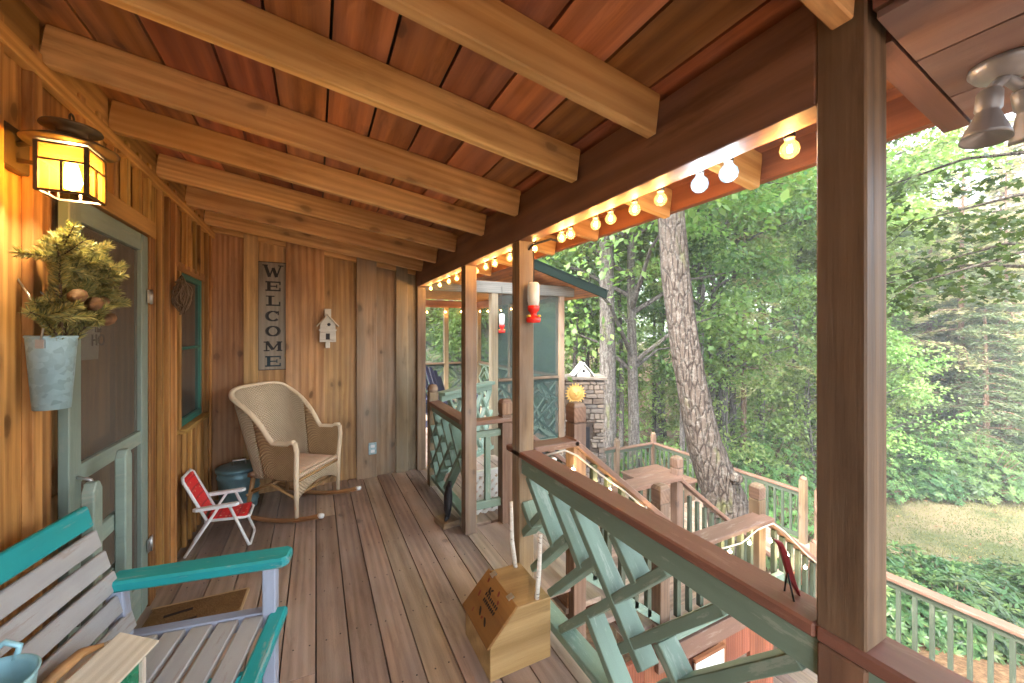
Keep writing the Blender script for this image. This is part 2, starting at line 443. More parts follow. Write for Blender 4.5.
# roof
roof = tag(empty('porch_roof', (0, 1.5, 2.4)), 'low sloping porch roof with pine rafters under red brown boards', 'roof')
SL = math.atan(.1476)
def rafter(y, x0, x1, name='rafter', mat='rafter', h=.138, th=.04):
    m = MB(); m.bar((x0, y+th/2, roof_z(x0)+h/2), (x1, y+th/2, roof_z(x1)+h/2), th, h)
    return part(m, name, M[mat], roof, .004)
for y in rafY: rafter(y, WX+.019, .998)
for y in rafY:
    if y > .5: rafter(y, 1.093, 1.55, 'rafter_tail')
mb = MB()
x = WX-.03
while x < 1.56:
    w = random.uniform(.17, .2); x1 = min(x+w, 1.57)
    for a, b in ((-1.7, .4), (.4, 2.4), (2.4, BY+.1)):
        zz = lambda q: roof_z(q)+.139
        M3 = Matrix.Rotation(SL, 3, 'Y')
        mb.obox(((x+x1)/2, (a+b)/2, zz((x+x1)/2)+.012), (x1-x)/2-.004, (b-a)/2-.001, .011, M3)
    x = x1
part(mb, 'roof_boards', M['ceil'], roof)
mb = MB(); mb.obox((.36, 1.4, roof_z(.36)+.17), 1.25, 3.1, .006, Matrix.Rotation(SL, 3, 'Y')); part(mb, 'roofing', M['black'], roof)
# unseen gable roof and far walls behind the porch, added to shade the stair
mb = MB()
for (x0, z0, x1, z1) in ((WX+.35, 2.62, -4.6, 5.0), (-4.6, 5.0, -8.4, 2.6)):
    xm, zm = (x0+x1)/2, (z0+z1)/2; mb.obox((xm, 1.4, zm), math.hypot(x1-x0, z1-z0)/2, 3.3, .06, Matrix.Rotation(math.atan2(z0-z1, x1-x0)*1.0, 3, 'Y'))
part(mb, 'unseen_house_roof', M['black'], roof)
mb = MB(); mb.box(-8.0, -7.9, -1.7, 4.6, -3, 2.6); part(mb, 'unseen_back_wall', M['end'], wall)
mb = MB(); mb.prism([(-7.9,-3),(WX-.18,-3),(WX-.18,2.55),(-4.6,4.9),(-7.9,2.6)], -1.7, -1.6, 'Y'); part(mb, 'unseen_gable_wall', M['end'], wall)
mb = MB(); mb.prism([(-7.9,-3),(WX-.18,-3),(WX-.18,2.55),(-4.6,4.9),(-7.9,2.6)], BY+.05, BY+.15, 'Y'); part(mb, 'unseen_gable_wall', M['end'], wall)
mb = MB(); mb.box(1.0, 1.091, .475, BY-.001, 2.032, 2.275); part(mb, 'beam', M['beam'], roof, .004)
mb = MB(); mb.box(1.552, 1.59, -1.7, BY+.1, 2.113, 2.33); part(mb, 'fascia', M['fascia'], roof, .003)
M['soffit'] = wood('soffit_boards', (.15,.08,.06), (.28,.17,.13), var=.1, knots=.1, ring=4, grey=(.26,.22,.24), greyamt=.6)
mb = MB()
for a, b in ((1.003, 1.19), (1.192, 1.38), (1.382, 1.55)):
    xm = (a+b)/2; mb.obox((xm, -.66, roof_z(xm)-.006), (b-a)/2-.001, 1.03, .008, Matrix.Rotation(SL, 3, 'Y'))
part(mb, 'soffit', M['soffit'], roof)
mb = MB(); mb.bar((1.093, .40, roof_z(1.093)+.045), (1.55, .40, roof_z(1.55)+.045), .05, .12); part(mb, 'soffit_trim', M['beam'], roof)
mb = MB(); mb.box(1.0, 1.091, -1.7, .375, 2.17, 2.28); part(mb, 'beam', M['beam'], roof)

# ------------------------------------------------------------------ porch posts
def post(y, z1, label, x=1.0, z0=0.0, mat='post'):
    r = tag(empty('porch_post', (x+.046, y+.045, z0)), label, 'post', 'posts along the porch edge')
    m = MB(); m.box(x, x+.092, y, y+.09, z0, z1); part(m, 'shaft', M[mat], r, .004); return r
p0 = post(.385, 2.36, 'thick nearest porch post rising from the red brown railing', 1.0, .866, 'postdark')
mb = MB(); mb.box(1.001, 1.091, .386, .474, -.6, .829); part(mb, 'lower_shaft', M['beam'], p0, .004)
p2 = post(1.9, 2.031, 'porch post at the far end of the long red brown railing, with the feeder hook')
mb = MB(); mb.tube([(1.06,1.899,1.985),(1.06,1.87,2.0),(1.08,1.83,2.01),(1.14,1.8,2.03),(1.2,1.79,2.02)], .006, 6); part(mb, 'hook', M['black'], p2)
post(2.77, 2.031, 'slimmer porch post between the stair head and the short mint railing', 1.0)

# ------------------------------------------------------------------ long railing with a mint lattice of slanted slats
rl = tag(empty('porch_railing', (1.05, 1.2, 0)), 'long railing with wide red brown top and slanted mint slats', 'railing')
mb = MB(); mb.box(1.0, 1.108, .475+.003, 2.07, .83, .865); mb.box(1.0, 1.108, -1.3, .477, .83, .8651); part(mb, 'top_rail', M['rail'], rl, .006)
mb = MB(); mb.box(1.012, 1.05, -1.3, 1.899, .745, .829); part(mb, 'upper_rail', M['mint'], rl, .003)
mb = MB(); mb.box(1.01, 1.1, -1.3, 1.899, .085, .125); part(mb, 'lower_rail', M['mint'], rl, .003)
def clipseg(y0, z0, y1, z1): return ((1.06, y0, z0), (1.06, y1, z1))
mb = None
def slat(y0, z0, y1, z1, d=0):
    m = MB(); m.bar((1.055+d, y0, z0), (1.055+d, y1, z1), .084, .036, up=(0, -(z1-z0), (y1-y0)))
    part(m, 'slat', M['mint'], rl, .003)
for c, ya, yb in ((-1.32,1.9,1.80),(-1.1,1.845,1.59),(-.87,1.615,1.37),(-.69,1.435,1.02),(-.43,1.175,1.05),(-1.0,1.33,1.12),(-.47,.95,.6)):
    slat(ya, min(ya+c,.744), yb, max(yb+c,.126))
for c, ya, yb in ((2.31,1.899,1.72),(2.07,1.8,1.49),(1.87,1.63,1.29),(1.66,1.53,.915),(1.46,1.13,.715),(1.265,.98,.52)):
    if c-ya < .126: ya = c-.126
    if c-yb > .744: yb = c-.744
    slat(ya, c-ya, yb, c-yb, .003)
for k, c in ((-1, .75), (-2, .5), (-3, .3)):
    m = None
for y in (.2,-.1,-.4): slat(y+.15, .126, y-.3, .744)

# short mint railing from the newel at the end-wall opening to the slim post
sr = tag(empty('porch_railing', (1.05, 3.3, 0)), 'short railing of crossed mint slats beyond the slim porch post', 'railing')
mb = MB(); mb.box(.985, 1.1, 2.863, 3.8, .815, .85); part(mb, 'top_rail', M['railold'], sr, .004)
mb = MB(); mb.box(1.0, 1.09, 3.8, 3.89, 0, .93); mb.lathe([(.045,.93),(.05,.945),(.052,.97),(.04,1.0),(0,1.01)], (1.045,3.845,0), 16); part(mb, 'newel_post', M['post'], sr, .004)
mb = MB(); mb.box(1.02, 1.06, 2.863, 3.8, .75, .814); part(mb, 'upper_rail', M['mint'], sr, .003)
mb = MB(); mb.box(1.01, 1.09, 2.863, 3.8, .08, .115); part(mb, 'lower_rail', M['mint'], sr, .003)
def slat2(y0, z0, y1, z1):
    m = MB(); m.bar((1.045, y0, z0), (1.045, y1, z1), .075, .034, up=(0, -(z1-z0), (y1-y0))); part(m, 'slat', M['mint'], sr, .002)
for c, a, b in ((-2.95,3.7,3.3),(-2.7,3.44,3.1),(-2.45,3.2,2.86),(-3.2,3.8,3.45),(-3.45,3.8,3.6)): slat2(a, min(a+c,.75), b, max(b+c, .115))
for c, a, b in ((3.75,3.63,3.15),(4.0,3.8,3.4),(3.5,3.35,2.9),(4.25,3.8,3.55)): slat2(a, max(c-a,.115), b, min(c-b,.75))

# ------------------------------------------------------------------ the stair down to the lower deck
st = tag(empty('deck_stair', (2.1, 2.4, -.5)), 'wooden stair with landing and faded red handrails going down from the porch', 'stair')
YN, YF = 1.95, 2.85
def cap_newel(x, y, zt, zb, mat='postwarm', w=.045):
    m = MB(); m.box(x-w, x+w, y-w, y+w, zb, zt-.13); m.box(x-w+.006, x+w-.006, y-w+.006, y+w-.006, zt-.13, zt-.12)
    m.box(x-w, x+w, y-w, y+w, zt-.12, zt-.03)
    a = w-.012; z0, z1 = zt-.03, zt
    vs = [(x-w,y-w,z0),(x+w,y-w,z0),(x+w,y+w,z0),(x-w,y+w,z0),(x-a,y-a,z1-.008),(x+a,y-a,z1-.008),(x+a,y+a,z1-.008),(x-a,y+a,z1-.008),(x,y,z1)]
    fs = [(0,1,5,4),(1,2,6,5),(2,3,7,6),(3,0,4,7),(4,5,8),(5,6,8),(6,7,8),(7,4,8),(3,2,1,0)]
    m.add(vs, fs); part(m, 'newel_post', M[mat], st, .003)
cap_newel(1.43, YN+.02, 1.10, -.5); cap_newel(1.37, YF, .99, -.5)
cap_newel(2.15, YN+.02, .47, -.95); cap_newel(3.29, YN+.04, .27, -1.4); cap_newel(3.37, YF+.02, .24, -1.4, 'postwarm'); cap_newel(2.18, YF+.02, .24, -1.0)
def hrail(p, q, w=.12, h=.035, mat='railold'):
    m = MB(); m.bar(p, q, w, h); part(m, 'handrail', M[mat], st, .005)
hrail((1.092,YN,.862),(1.40,YN,.862)); hrail((1.37,YN,.878),(2.17,YN,.215)); hrail((2.05,YN-.02,.012),(3.3,YN-.02,.012),.15)
hrail((3.27,YN-.02,.01),(4.95,YN-.02,-1.2),.1)
hrail((1.092,YF,.825),(1.42,YF,.825)); hrail((1.40,YF,.82),(2.17,YF,.22),.1); hrail((2.05,YF+.03,.03),(3.36,YF+.03,.03),.2,.04); hrail((3.36,YF,.01),(4.95,YF,-1.2),.1)
def baluster(x, y, z0, z1, mat='sage'):
    m = MB(); m.box(x-.018, x+.018, y-.018, y+.018, z0, z1); part(m, 'baluster', M[mat], st, .002)
xs = 2.27
while xs < 3.2:
    baluster(xs, YN-.02, -.47, -.006); baluster(xs, YF+.02, -.47, .008); xs += .118
xs = 3.42
while xs < 4.8:
    zr = .01-(xs-3.27)*.72-.025
    baluster(xs, YN-.02, zr-.62, zr); baluster(xs, YF, zr-.62, zr); xs += .118
xs = 1.55
while xs < 2.1:
    zr = .878-(xs-1.37)*.83-.025
    baluster(xs, YN, zr-.72, zr); baluster(xs, YF, zr-.72, zr); xs += .115
for y in (YN, YF):
    m = MB(); m.bar((1.45,y,.06),(2.12,y,-.46), .036,.05); part(m, 'lower_rail', M['mint'], st, .002)
    m = MB(); m.bar((3.32,y-.02*(y==YN),-.58),(4.85,y-.02*(y==YN),-1.71), .04,.08); part(m, 'stringer', M['sage'], st, .002)
for k in range(3):
    m = MB(); m.box(1.375+.245*k-.01, 1.375+.245*(k+1)+.015, YN+.03, YF-.03, -.167*(k+1)-.035, -.167*(k+1)); part(m, 'tread', M['deck'], st, .003)
    m = MB(); m.box(1.372+.245*k, 1.39+.245*k, YN+.03, YF-.03, -.167*(k+1)+.001, -.167*k-.036); part(m, 'riser', M['fascia'], st)
m = MB()
yy = YN-.06
while yy < YF+.05:
    m.box(2.09, 3.36, yy, yy+.135, -.535, -.5); yy += .14
part(m, 'landing', M['deck'], st, .003)
for k in range(9):
    z = -.5-.167*(k+1); x = 3.36+.205*k
    m = MB(); m.box(x-.01, x+.225, YN+.03, YF-.03, z-.035, z); part(m, 'tread', M['deck'], st, .003)
m = MB(); m.box(2.02, 3.42, YN-.1, YN-.062, -.56, -.44); part(m, 'edge_board', M['mint'], st, .003)
m = MB()
for a, b, c, d in ((1.13,2.36,-2.9,-.62),(2.36,3.05,-.98,-.62),(3.05,3.36,-2.9,-.62),(2.36,3.05,-2.9,-2.3)):
    xx = a
    while xx < b-.01:
        e = min(xx+.2, b); m.box(xx+.001, e-.001, YN-.05, YN-.02, c, d); xx = e
part(m, 'skirt_boards', M['fascia'], st, .002)
m = MB(); m.box(2.02, 3.42, YN-.085, YN-.051, -.74, -.6); part(m, 'fascia_board', M['railold'], st, .003)
M['signwhite'] = paint('white_board', (.75,.74,.68), .5, (.5,.45,.36), .2)
m = MB(); m.box(2.36, 2.66, YN-.105, YN-.086, -.9, -.775); part(m, 'white_board', M['signwhite'], st, .003, 'white board nailed under the landing')
m = MB(); m.box(2.35, 2.67, YN-.108, YN-.084, -.774, -.75); part(m, 'board_trim', M['fascia'], st)
m = MB()
for xx in (1.2, 2.36, 3.05, 3.32): m.box(xx, xx+.09, YF-.1, YF-.01, -2.9, -.54)
part(m, 'support', M['post'], st)

# rail with a mint centre bar closing the stair head, and the white lattice behind it
sg = tag(empty('stair_head_panel', (1.22, YF, 0)), 'narrow mint panel with one centre bar beside the slim porch post', 'railing')
m = MB(); m.box(1.093, 1.325, YF-.02, YF+.02, .7, .75); m.box(1.093, 1.325, YF-.02, YF+.02, .14, .2); m.box(1.19, 1.235, YF-.018, YF+.018, .2, .7)
part(m, 'panel_frame', M['mint'], sg, .003)
lt = MB()
M['lattice'] = paint('white_lattice_paint', (.72,.72,.68), .5, (.5,.46,.38), .3)
for k in range(-8, 18):
    a = 1.12 + .075*k
    for s, off in ((1, 0), (-1, .009)):
        x0, z0, x1, z1 = (a, 0.0, a+.32*s, .32)
        if x0 > x1: x0, z0, x1, z1 = x1, z1, x0, z0
        lo, hi = 1.12, 1.98
        if x1 < lo or x0 > hi: continue
        sl = (z1-z0)/(x1-x0)
        if x0 < lo: z0 += sl*(lo-x0); x0 = lo
        if x1 > hi: z1 += sl*(hi-x1); x1 = hi
        if x1-x0 > .03: lt.bar((x0, 3.05+off, z0), (x1, 3.05+off, z1), .008, .03, up=(0,0,1))
lt.box(1.1, 2.0, 3.04, 3.07, .32, .36)
tag(lt.build('lattice', M['lattice']), 'white criss cross lattice seen low behind the mint panel', 'lattice')
# ------------------------------------------------------------------ bench
bn = tag(empty('porch_bench', (-.60, 1.86, 0), R(-10)), 'slatted porch bench with turquoise arm, top rail and front edge', 'bench')
L = .95
def bpart(m, name, mat, bev=.004): return m.build(name, M[mat], bn, bev)
for k in range(5):
    x0 = .035+.083*k; y0 = -L+.02 if k % 2 else -L
    m = MB(); m.box(x0, x0+.068, y0, -.028, .425, .446); bpart(m, 'seat_slat', 'slat')
m = MB(); m.box(.452, .51, -L, -.002, .415, .452); bpart(m, 'front_edge', 'teal', .008)
for y0, y1, z0, z1 in ((-.026,.02,.39,.449),(-L,-L+.03,.37,.424),(-.5,-.45,.37,.424)): m = MB(); m.box(0,.45,y0,y1,z0,z1); bpart(m, 'seat_bearer', 'slatblue')
def bk(z): return .02-(z-.47)*.26
d = Vector((-.26, 0, 1)).normalized()
for k in range(5):
    z = .50+.078*k
    m = MB(); m.bar((bk(z), -L, z), (bk(z), .0-.008*k, z), .018, .064, up=d); bpart(m, 'back_slat', 'slat')
m = MB(); m.bar((bk(.895), -L, .895), (bk(.895), -.04, .895), .026, .075, up=d); bpart(m, 'top_rail', 'teal', .006)
for y in (-.02,):
    m = MB(); m.box(.43, .475, y-.02, y+.03, 0, .622); bpart(m, 'arm_post', 'slatblue')
    m = MB(); m.bar((.03, y, 0), (-.02, y, .62), .04, .05, up=(1,0,0)); bpart(m, 'back_leg', 'slatblue')
    m = MB(); m.prism([(-.05,-.05),(.5,-.055),(.52,-.035),(.52,.035),(.5,.05),(-.05,.04)], .622, .66, 'Z'); bpart(m, 'arm', 'teal', .008)
    m = MB(); m.box(.02, .43, y-.015, y+.015, .18, .23); bpart(m, 'stretcher', 'teal')
m = MB(); m.box(.43, .475, -L+.02, -L+.06, 0, .41); m.box(.0, .045, -L+.02, -L+.06, 0, .41); bpart(m, 'near_leg', 'slatblue')
fc = tag(empty('folded_chair', (-.745, 2.075, -.02)), 'grey green wooden chair folded flat against the wall behind the bench', 'chair')
for y, zt in ((.135, 1.05), (-.125, 1.0)):
    m = MB(); m.prism([(y-.032,.0),(y+.032,.0),(y+.032,zt-.03),(y+.012,zt),(y-.012,zt),(y-.032,zt-.03)], -.0, .036, 'X')
    m.build('upright', M['doorpaint'], fc, .004)
for z in (.25,.5,.72):
    m = MB(); m.box(-.022,-.002,-.155,.165,z,z+.07); m.build('cross_slat', M['doorpaint'], fc, .004)

# green lidded bird box on the bench
gb = tag(empty('bird_box', (-.565, 1.47, .447), R(-18)), 'green bird box with a pale slanting wooden roof on the bench seat', 'bird box')
M['green'] = paint('bottle_green_paint', (.01,.16,.075), .25, (.2,.4,.28), .25, spec=.6)
M['palewood'] = wood('pale_bare_wood', (.5,.42,.32), (.8,.72,.6), var=.1, knots=.15)
m = MB(); m.prism([(-.06,0),(.06,0),(.06,.09),(0,.125),(-.06,.1)], -.11, .11, 'Y'); m.build('body', M['green'], gb, .004)
m = MB()
for sx in (-1, 1):
    for sy in (-1, 1): m.box(sx*.062-.008, sx*.062+.008, sy*.112-.008, sy*.112+.008, 0, .088)
m.build('corner_strip', M['palewood'], gb, .002)
m = MB(); m.bar((.03,-.16,.127),(.03,.15,.127), .115, .01, up=(.35,0,1)); m.bar((-.062,-.14,.127),(-.062,.13,.127), .07, .01, up=(-.4,0,1)); m.build('roof', M['palewood'], gb, .002)
m = MB(); m.tube([(-.06,-.05,.15),(-.05,0,.165),(-.055,.06,.16),(-.03,.1,.15)], [.012,.016,.014,.006], 8); m.build('driftwood', M['end'], gb)

pl = tag(empty('pail', (-.668, 1.29, .447)), 'small light blue metal pail standing on the bench end', 'pail')
M['pailblue'] = metal_mat('pail_blue', (.30,.56,.64), .35, .15, .1, 20)
m = MB(); m.lathe([(.062,0),(.09,.285),(.095,.295),(.09,.297),(.085,.285),(.06,.012),(0,.012)], (0,0,0), 32); m.build('bowl', M['pailblue'], pl)
m = MB(); m.tube([(-.02,.088,.285),(-.022,.1,.31),(0,.095,.33),(.022,.1,.31),(.02,.088,.285)], .007, 8); m.build('ear', M['pailblue'], pl)

# ------------------------------------------------------------------ wicker rocking chair
def weave(name, c1, c2, su, sv):
    t = NT(name); g = t.attr('gco').outputs['Vector']
    w1 = t.n('ShaderNodeTexWave', _bands_direction='X', Scale=su/5.5); w2 = t.n('ShaderNodeTexWave', _bands_direction='Y', Scale=sv/5.5)
    t.l(g, w1.inputs['Vector']); t.l(g, w2.inputs['Vector'])
    a, b = w1.outputs['Fac'], w2.outputs['Fac']
    # over-under: xor-like blend of the two waves
    x = t.math('ADD', t.math('MULTIPLY', a, b), t.math('MULTIPLY', t.math('SUBTRACT', 1.0, a), t.math('SUBTRACT', 1.0, b)))
    n = t.noise(g, 9, 4, .6)
    col = t.mix(t.math('ADD', t.math('MULTIPLY', x, .75), t.math('MULTIPLY', n, .35)), c1, c2)
    t.bsdf(col, .55, 0, t.bump(x, 1.0, .02), .3); return t.mat
M['wick'] = weave('wicker', (.3,.145,.05), (.8,.56,.3), 64, 58)
M['wicklit'] = weave('lit_wicker', (.52,.35,.18), (.9,.77,.56), 70, 56)  # lit copy of the wicker; light on back and apron put into colour
M['cane'] = wood('cane_wood', (.22,.1,.035), (.5,.29,.13), var=.1, knots=0, ring=12, rough=.45)
M['canepale'] = paint('pale_cane', (.72,.59,.41), .5, (.4,.26,.13), .4)
M['cushion'] = paint('tan_cushion', (.6,.44,.31), .85, None, spec=.1)
rc = tag(empty('rocking_chair', (-.185, 3.90, 0), R(-35)), 'tan wicker rocking chair with high rounded back in the porch corner', 'rocking chair')
rc.scale = (.97,.97,.97)
def U(s):   # plan of the shell, s from -1 (front of right arm) round the back to 1
    a = abs(s); sg = -1 if s < 0 else 1
    if a > .5: return (-.07+(a-.5)/.5*.33, sg*.29)
    t = a/.5*math.pi/2
    return (-.07-.13*abs(math.cos(t))**.8, sg*.29*abs(math.sin(t))**.8)
def topz(s):
    a = abs(s)
    return .66+.42*max(0, 1-(a/.72)**3.2) + (.015 if a > .9 else 0)
def shell(s, w):
    x, y = U(s); zb = .36; z = zb+(topz(s)-zb)*w
    k = min(1, max(0, (.85-abs(s))/.45))
    x -= (z-.36)*.26*k; y *= 1+.25*(z-.36)
    return (x, y, z)
def grid(s0, s1, w0, w1, n, mm): return [[shell(s0+(s1-s0)*i/n, w0+(w1-w0)*j/mm) for j in range(mm+1)] for i in range(n+1)]
m = MB(); m.sheet(grid(-.55,.55,0,1,30,16), .02, uv=[[(i/30*1.2, j/16*.9, 0) for j in range(17)] for i in range(31)]); m.build('backrest', M['wicklit'], rc)
for s0, s1 in ((-1,-.56),(.56,1)):
    m = MB(); m.sheet(grid(s0,s1,0,1,14,10), .018, uv=[[(i/14*.5, j/10*.5, 0) for j in range(11)] for i in range(15)]); m.build('arm', M['wick'], rc)
m = MB(); m.tube([shell(-1+2*i/60, 1.01) for i in range(61)], .021, 10); m.build('rim', M['canepale'], rc)
m = MB(); m.sheet([[(-.19+.46*i/10, -.28+.56*j/10, .395+.035*(1-((i-5)/5)**4)*(1-((j-5)/5)**4)) for j in range(11)] for i in range(11)], -.03); m.build('seat', M['cushion'], rc)
m = MB(); m.sheet([[(.262, -.288+.576*i/16, .405-j/6*(.13+.09*abs((i-8)/8)**2.0)) for j in range(7)] for i in range(17)], .015, uv=[[(i/16*.6, j/6*.2, 0) for j in range(7)] for i in range(17)]); m.build('apron', M['wicklit'], rc)
for sy in (-1, 1):
    m = MB(); m.tube([(.262,sy*.312,.675),(.274,sy*.306,.6),(.262,sy*.293,.4),(.262,sy*.287,.06)], [.02,.02,.021,.017], 10); m.build('leg', M['canepale'], rc)
    m = MB(); m.tube([(-.2,sy*.2,.38),(-.24,sy*.24,.05)], [.02,.016], 10); m.build('leg', M['cane'], rc)
    m = MB(); m.tube([(-.43+.9*i/20, sy*.285, .02+.30*((i/20-.52)**2)) for i in range(21)], .019, 10, flat=1.0); m.build('rocker', M['cane'], rc)
    m = MB(); m.lathe([(0,-.022),(.018,-.02),(.02,0),(.018,.02),(0,.022)], (.475,sy*.285,.088), 10, M=Matrix.Rotation(R(90),3,'Y')); m.build('rocker_tip', M['white'], rc)
    m = MB(); m.tube([(-.22,sy*.22,.22),(0,sy*.25,.3),(.25,sy*.265,.2)], .012, 8); m.build('stretcher', M['cane'], rc)
for x, z in ((.2,.2),(-.22,.2),(0,.3)):
    m = MB(); m.tube([(x,-.26,z),(x,.26,z)], .012, 8); m.build('stretcher', M['cane'], rc)
m = MB(); m.tube([(-.22,-.24,.36),(.26,-.265,.35),(.26,.265,.35),(-.22,.24,.36)], .014, 8); m.build('seat_frame', M['cane'], rc)

# ------------------------------------------------------------------ small red folding chair
ch = tag(empty('folding_chair', (-.60, 3.44, 0)), 'small red webbed folding chair with white tube frame and arms', 'chair')
t = NT('red_webbing'); g = t.attr('gco').outputs['Vector']
vo = t.n('ShaderNodeTexVoronoi', Scale=26.0); t.l(t.map(g, (1, 1, 1)), vo.inputs['Vector'])
wv = t.n('ShaderNodeTexWave', _bands_direction='X', Scale=5.0); t.l(g, wv.inputs['Vector'])
col = t.mix(t.ramp(vo.outputs['Distance'], [(.1, 1), (.24, 0)]), (.68,.03,.03), (.8,.55,.3))
col = t.mix(t.ramp(wv.outputs['Fac'], [(.04, .6), (.12, 0)]), col, (.3,.01,.015))
t.bsdf(col, .5, 0, t.bump(wv.outputs['Fac'], .3, .004), .3); M['redweb'] = t.mat
def cp(m, name, mat): return m.build(name, M[mat], ch)
w = .115
m = MB(); m.sheet([[(-.07+.235*i/8, -w+2*w*j/8, .245-.02*i/8-.012*math.sin(math.pi*i/8)) for j in range(9)] for i in range(9)], .008, uv=[[(i/8*.25, j/8*.23, 0) for j in range(9)] for i in range(9)]); cp(m, 'seat', 'redweb')
m = MB(); m.sheet([[(-.078-.115*i/10-.01*math.sin(math.pi*j/8), -w+2*w*j/8, .25+.275*i/10) for j in range(9)] for i in range(11)], .008, uv=[[(i/10*.28, j/8*.23, 0) for j in range(9)] for i in range(11)]); cp(m, 'backrest', 'redweb')
r_ = .0095
for s in (-1, 1):
    y = s*(w+.014)
    m = MB(); m.prism([(-.12,-.018),(.1,-.018),(.12,0),(.1,.018),(-.12,.018),(-.14,0)], .318, .338, 'Z'); o = cp(m, 'arm', 'white'); o.location = (0, y+s*.012, 0)
m = MB(); y = w+.014; m.tube([(.06,-y,.318),(.175,-y,.02),(.18,-y+.03,.01),(.18,y-.03,.01),(.175,y,.02),(.06,y,.318)], r_, 10); cp(m, 'front_leg', 'white')
m = MB(); m.tube([(-.0,-y,.318),(-.185,-y,.02),(-.19,-y+.03,.01),(-.19,y-.03,.01),(-.185,y,.02),(-.0,y,.318)], r_, 10); cp(m, 'back_leg', 'white')
m = MB(); q = w+.004; m.tube([(-.06,-q,.22),(-.195,-q,.52),(-.205,-q+.03,.54),(-.205,q-.03,.54),(-.195,q,.52),(-.06,q,.22)], r_, 10); cp(m, 'back_frame', 'white')
m = MB(); m.tube([(-.08,-q,.235),(.15,-q,.215),(.175,-q+.03,.21),(.175,q-.03,.21),(.15,q,.215),(-.08,q,.235)], r_, 10); cp(m, 'seat_frame', 'white')

# ------------------------------------------------------------------ tub, mat, bird figure, bee box
tb = tag(empty('metal_tub', (-.60, 4.12, 0)), 'ribbed blue grey metal bin standing behind the rocking chair', 'bin')
m = MB(); m.lathe([(.135,0),(.14,.05),(.148,.06),(.142,.075),(.148,.16),(.155,.17),(.149,.185),(.155,.27),(.163,.28),(.157,.295),(.16,.335)], (0,0,0), 40); m.build('body', M['galvblue'], tb)
m = MB(); m.lathe([(.17,.333),(.172,.355),(.16,.362),(.1,.372),(.0,.375)], (0,0,0), 40); m.build('lid', M['galvblue'], tb)
m = MB(); m.tube([(-.05,0,.372),(-.045,0,.41),(.045,0,.41),(.05,0,.372)], .008, 8); m.build('lid_handle', M['steel'], tb)

mt = tag(empty('door_mat', (-.585, 2.60, .002), R(-3)), 'brown coir door mat with dark stripes in front of the screen door', 'door mat')
t = NT('coir'); g = t.n('ShaderNodeTexCoord').outputs['Object']
n1 = t.noise(g, 160, 3, .7); n2 = t.noise(g, 14, 3, .6)
t.bsdf(t.mix(n2, (.13,.065,.025), t.ramp(n1, [(.3, (.1,.05,.02)), (.7, (.4,.24,.1))])), .95, 0, t.bump(n1, .9, .01), .1); M['coir'] = t.mat
M['matprint'] = paint('mat_print', (.03,.022,.018), .9, (.2,.12,.06), .6, spec=.1)
m = MB(); m.box(-.215,.215,-.165,.165,0,.014); m.build('pile', M['coir'], mt, .004)
m = MB()
for (a,b,c,d) in ((-.14,-.02,.065,.02),(-.12,.02,-.02,.014),(-.13,0,-.055,.012)): m.bar((a,c,.0145),(b,c+.02,.0145),d,.003)
m.build('print', M['matprint'], mt)
M['tanedge'] = paint('mat_edge', (.45,.31,.17), .9, None, spec=.1)
m = MB(); m.box(-.222,.222,.165,.176,0,.013); m.box(.215,.226,-.165,.165,0,.013); m.build('binding', M['tanedge'], mt)

bf = tag(empty('bird_figure', (.93, 3.03, 0), R(10)), 'dark carved bird figure leaning on a wooden block at the slim post', 'figure')
m = MB(); m.box(-.07,.07,-.1,.07,0,.045); m.build('base', M['post'], bf, .004)
m = MB(); m.tube([(-.01,-.05,.05),(.0,-.03,.12),(.02,.0,.21),(.035,.02,.27),(.045,.02,.30)], [.016,.04,.045,.032,.018], 12, flat=.7); m.tube([(.045,.02,.30),(.02,-.015,.305)], [.02,.004], 8); m.tube([(.0,-.03,.08),(-.04,-.07,.05)], [.025,.008], 8); m.build('body', M['black'], bf)

bx = tag(empty('insect_box', (.83, 1.71, 0)), 'wooden insect house with sloping printed lid and two birch sticks', 'insect house')
M['honey'] = wood('honey_plywood', (.26,.145,.055), (.5,.32,.15), var=.1, knots=0, ring=2.5, bump=.1)
M['honeydark'] = wood('stained_lid', (.2,.085,.02), (.36,.18,.055), var=.05, knots=0, ring=2.5, bump=.1)
prof = [(-.155,0),(.155,0),(.155,.28),(-.02,.285),(-.155,.15)]
m = MB(); m.prism(prof, -.155, .155, 'Y'); m.build('body', M['honey'], bx, .003)
dl = Vector((-.155-(-.02), 0, .15-.285)); nl = Vector((-.707,0,.707))
lid0 = Vector((-.02,0,.285))+nl*.008
m = MB(); m.bar(lid0+Vector((0,0,0))-dl*.02, lid0+dl*1.06, .32, .012, up=nl); m.build('lid', M['honeydark'], bx, .003)
m = MB()
for y in (-.09,.1): m.bar(lid0+Vector((.0,y-.015,.006)), lid0+Vector((.0,y+.015,.006)), .03, .006, up=(-.3,0,.9))
m.build('hinge', M['steel'], bx)
M['ink'] = paint('lid_ink', (.025,.015,.012), .6, None)
M['inkred'] = paint('lid_red_ink', (.18,.03,.02), .6, None)
e1 = dl.normalized(); base = lid0+nl*.0065
def spot(u, v, a, b, ang, mat, n=10):
    M3 = Matrix((e1, Vector((0,-1,0)), nl)).transposed()
    vs = []
    for k in range(n):
        t_ = 2*math.pi*k/n; x_, y_ = a*math.cos(t_), b*math.sin(t_)
        vs.append(base + M3 @ Vector((u+x_*math.cos(ang)-y_*math.sin(ang), v+x_*math.sin(ang)+y_*math.cos(ang), 0)))
    mat.add(vs + [p+nl*.0015 for p in vs], [tuple(range(n))[::-1], tuple(range(n,2*n))]+[(i,(i+1)%n,n+(i+1)%n,n+i) for i in range(n)])
ik = MB(); ir = MB()
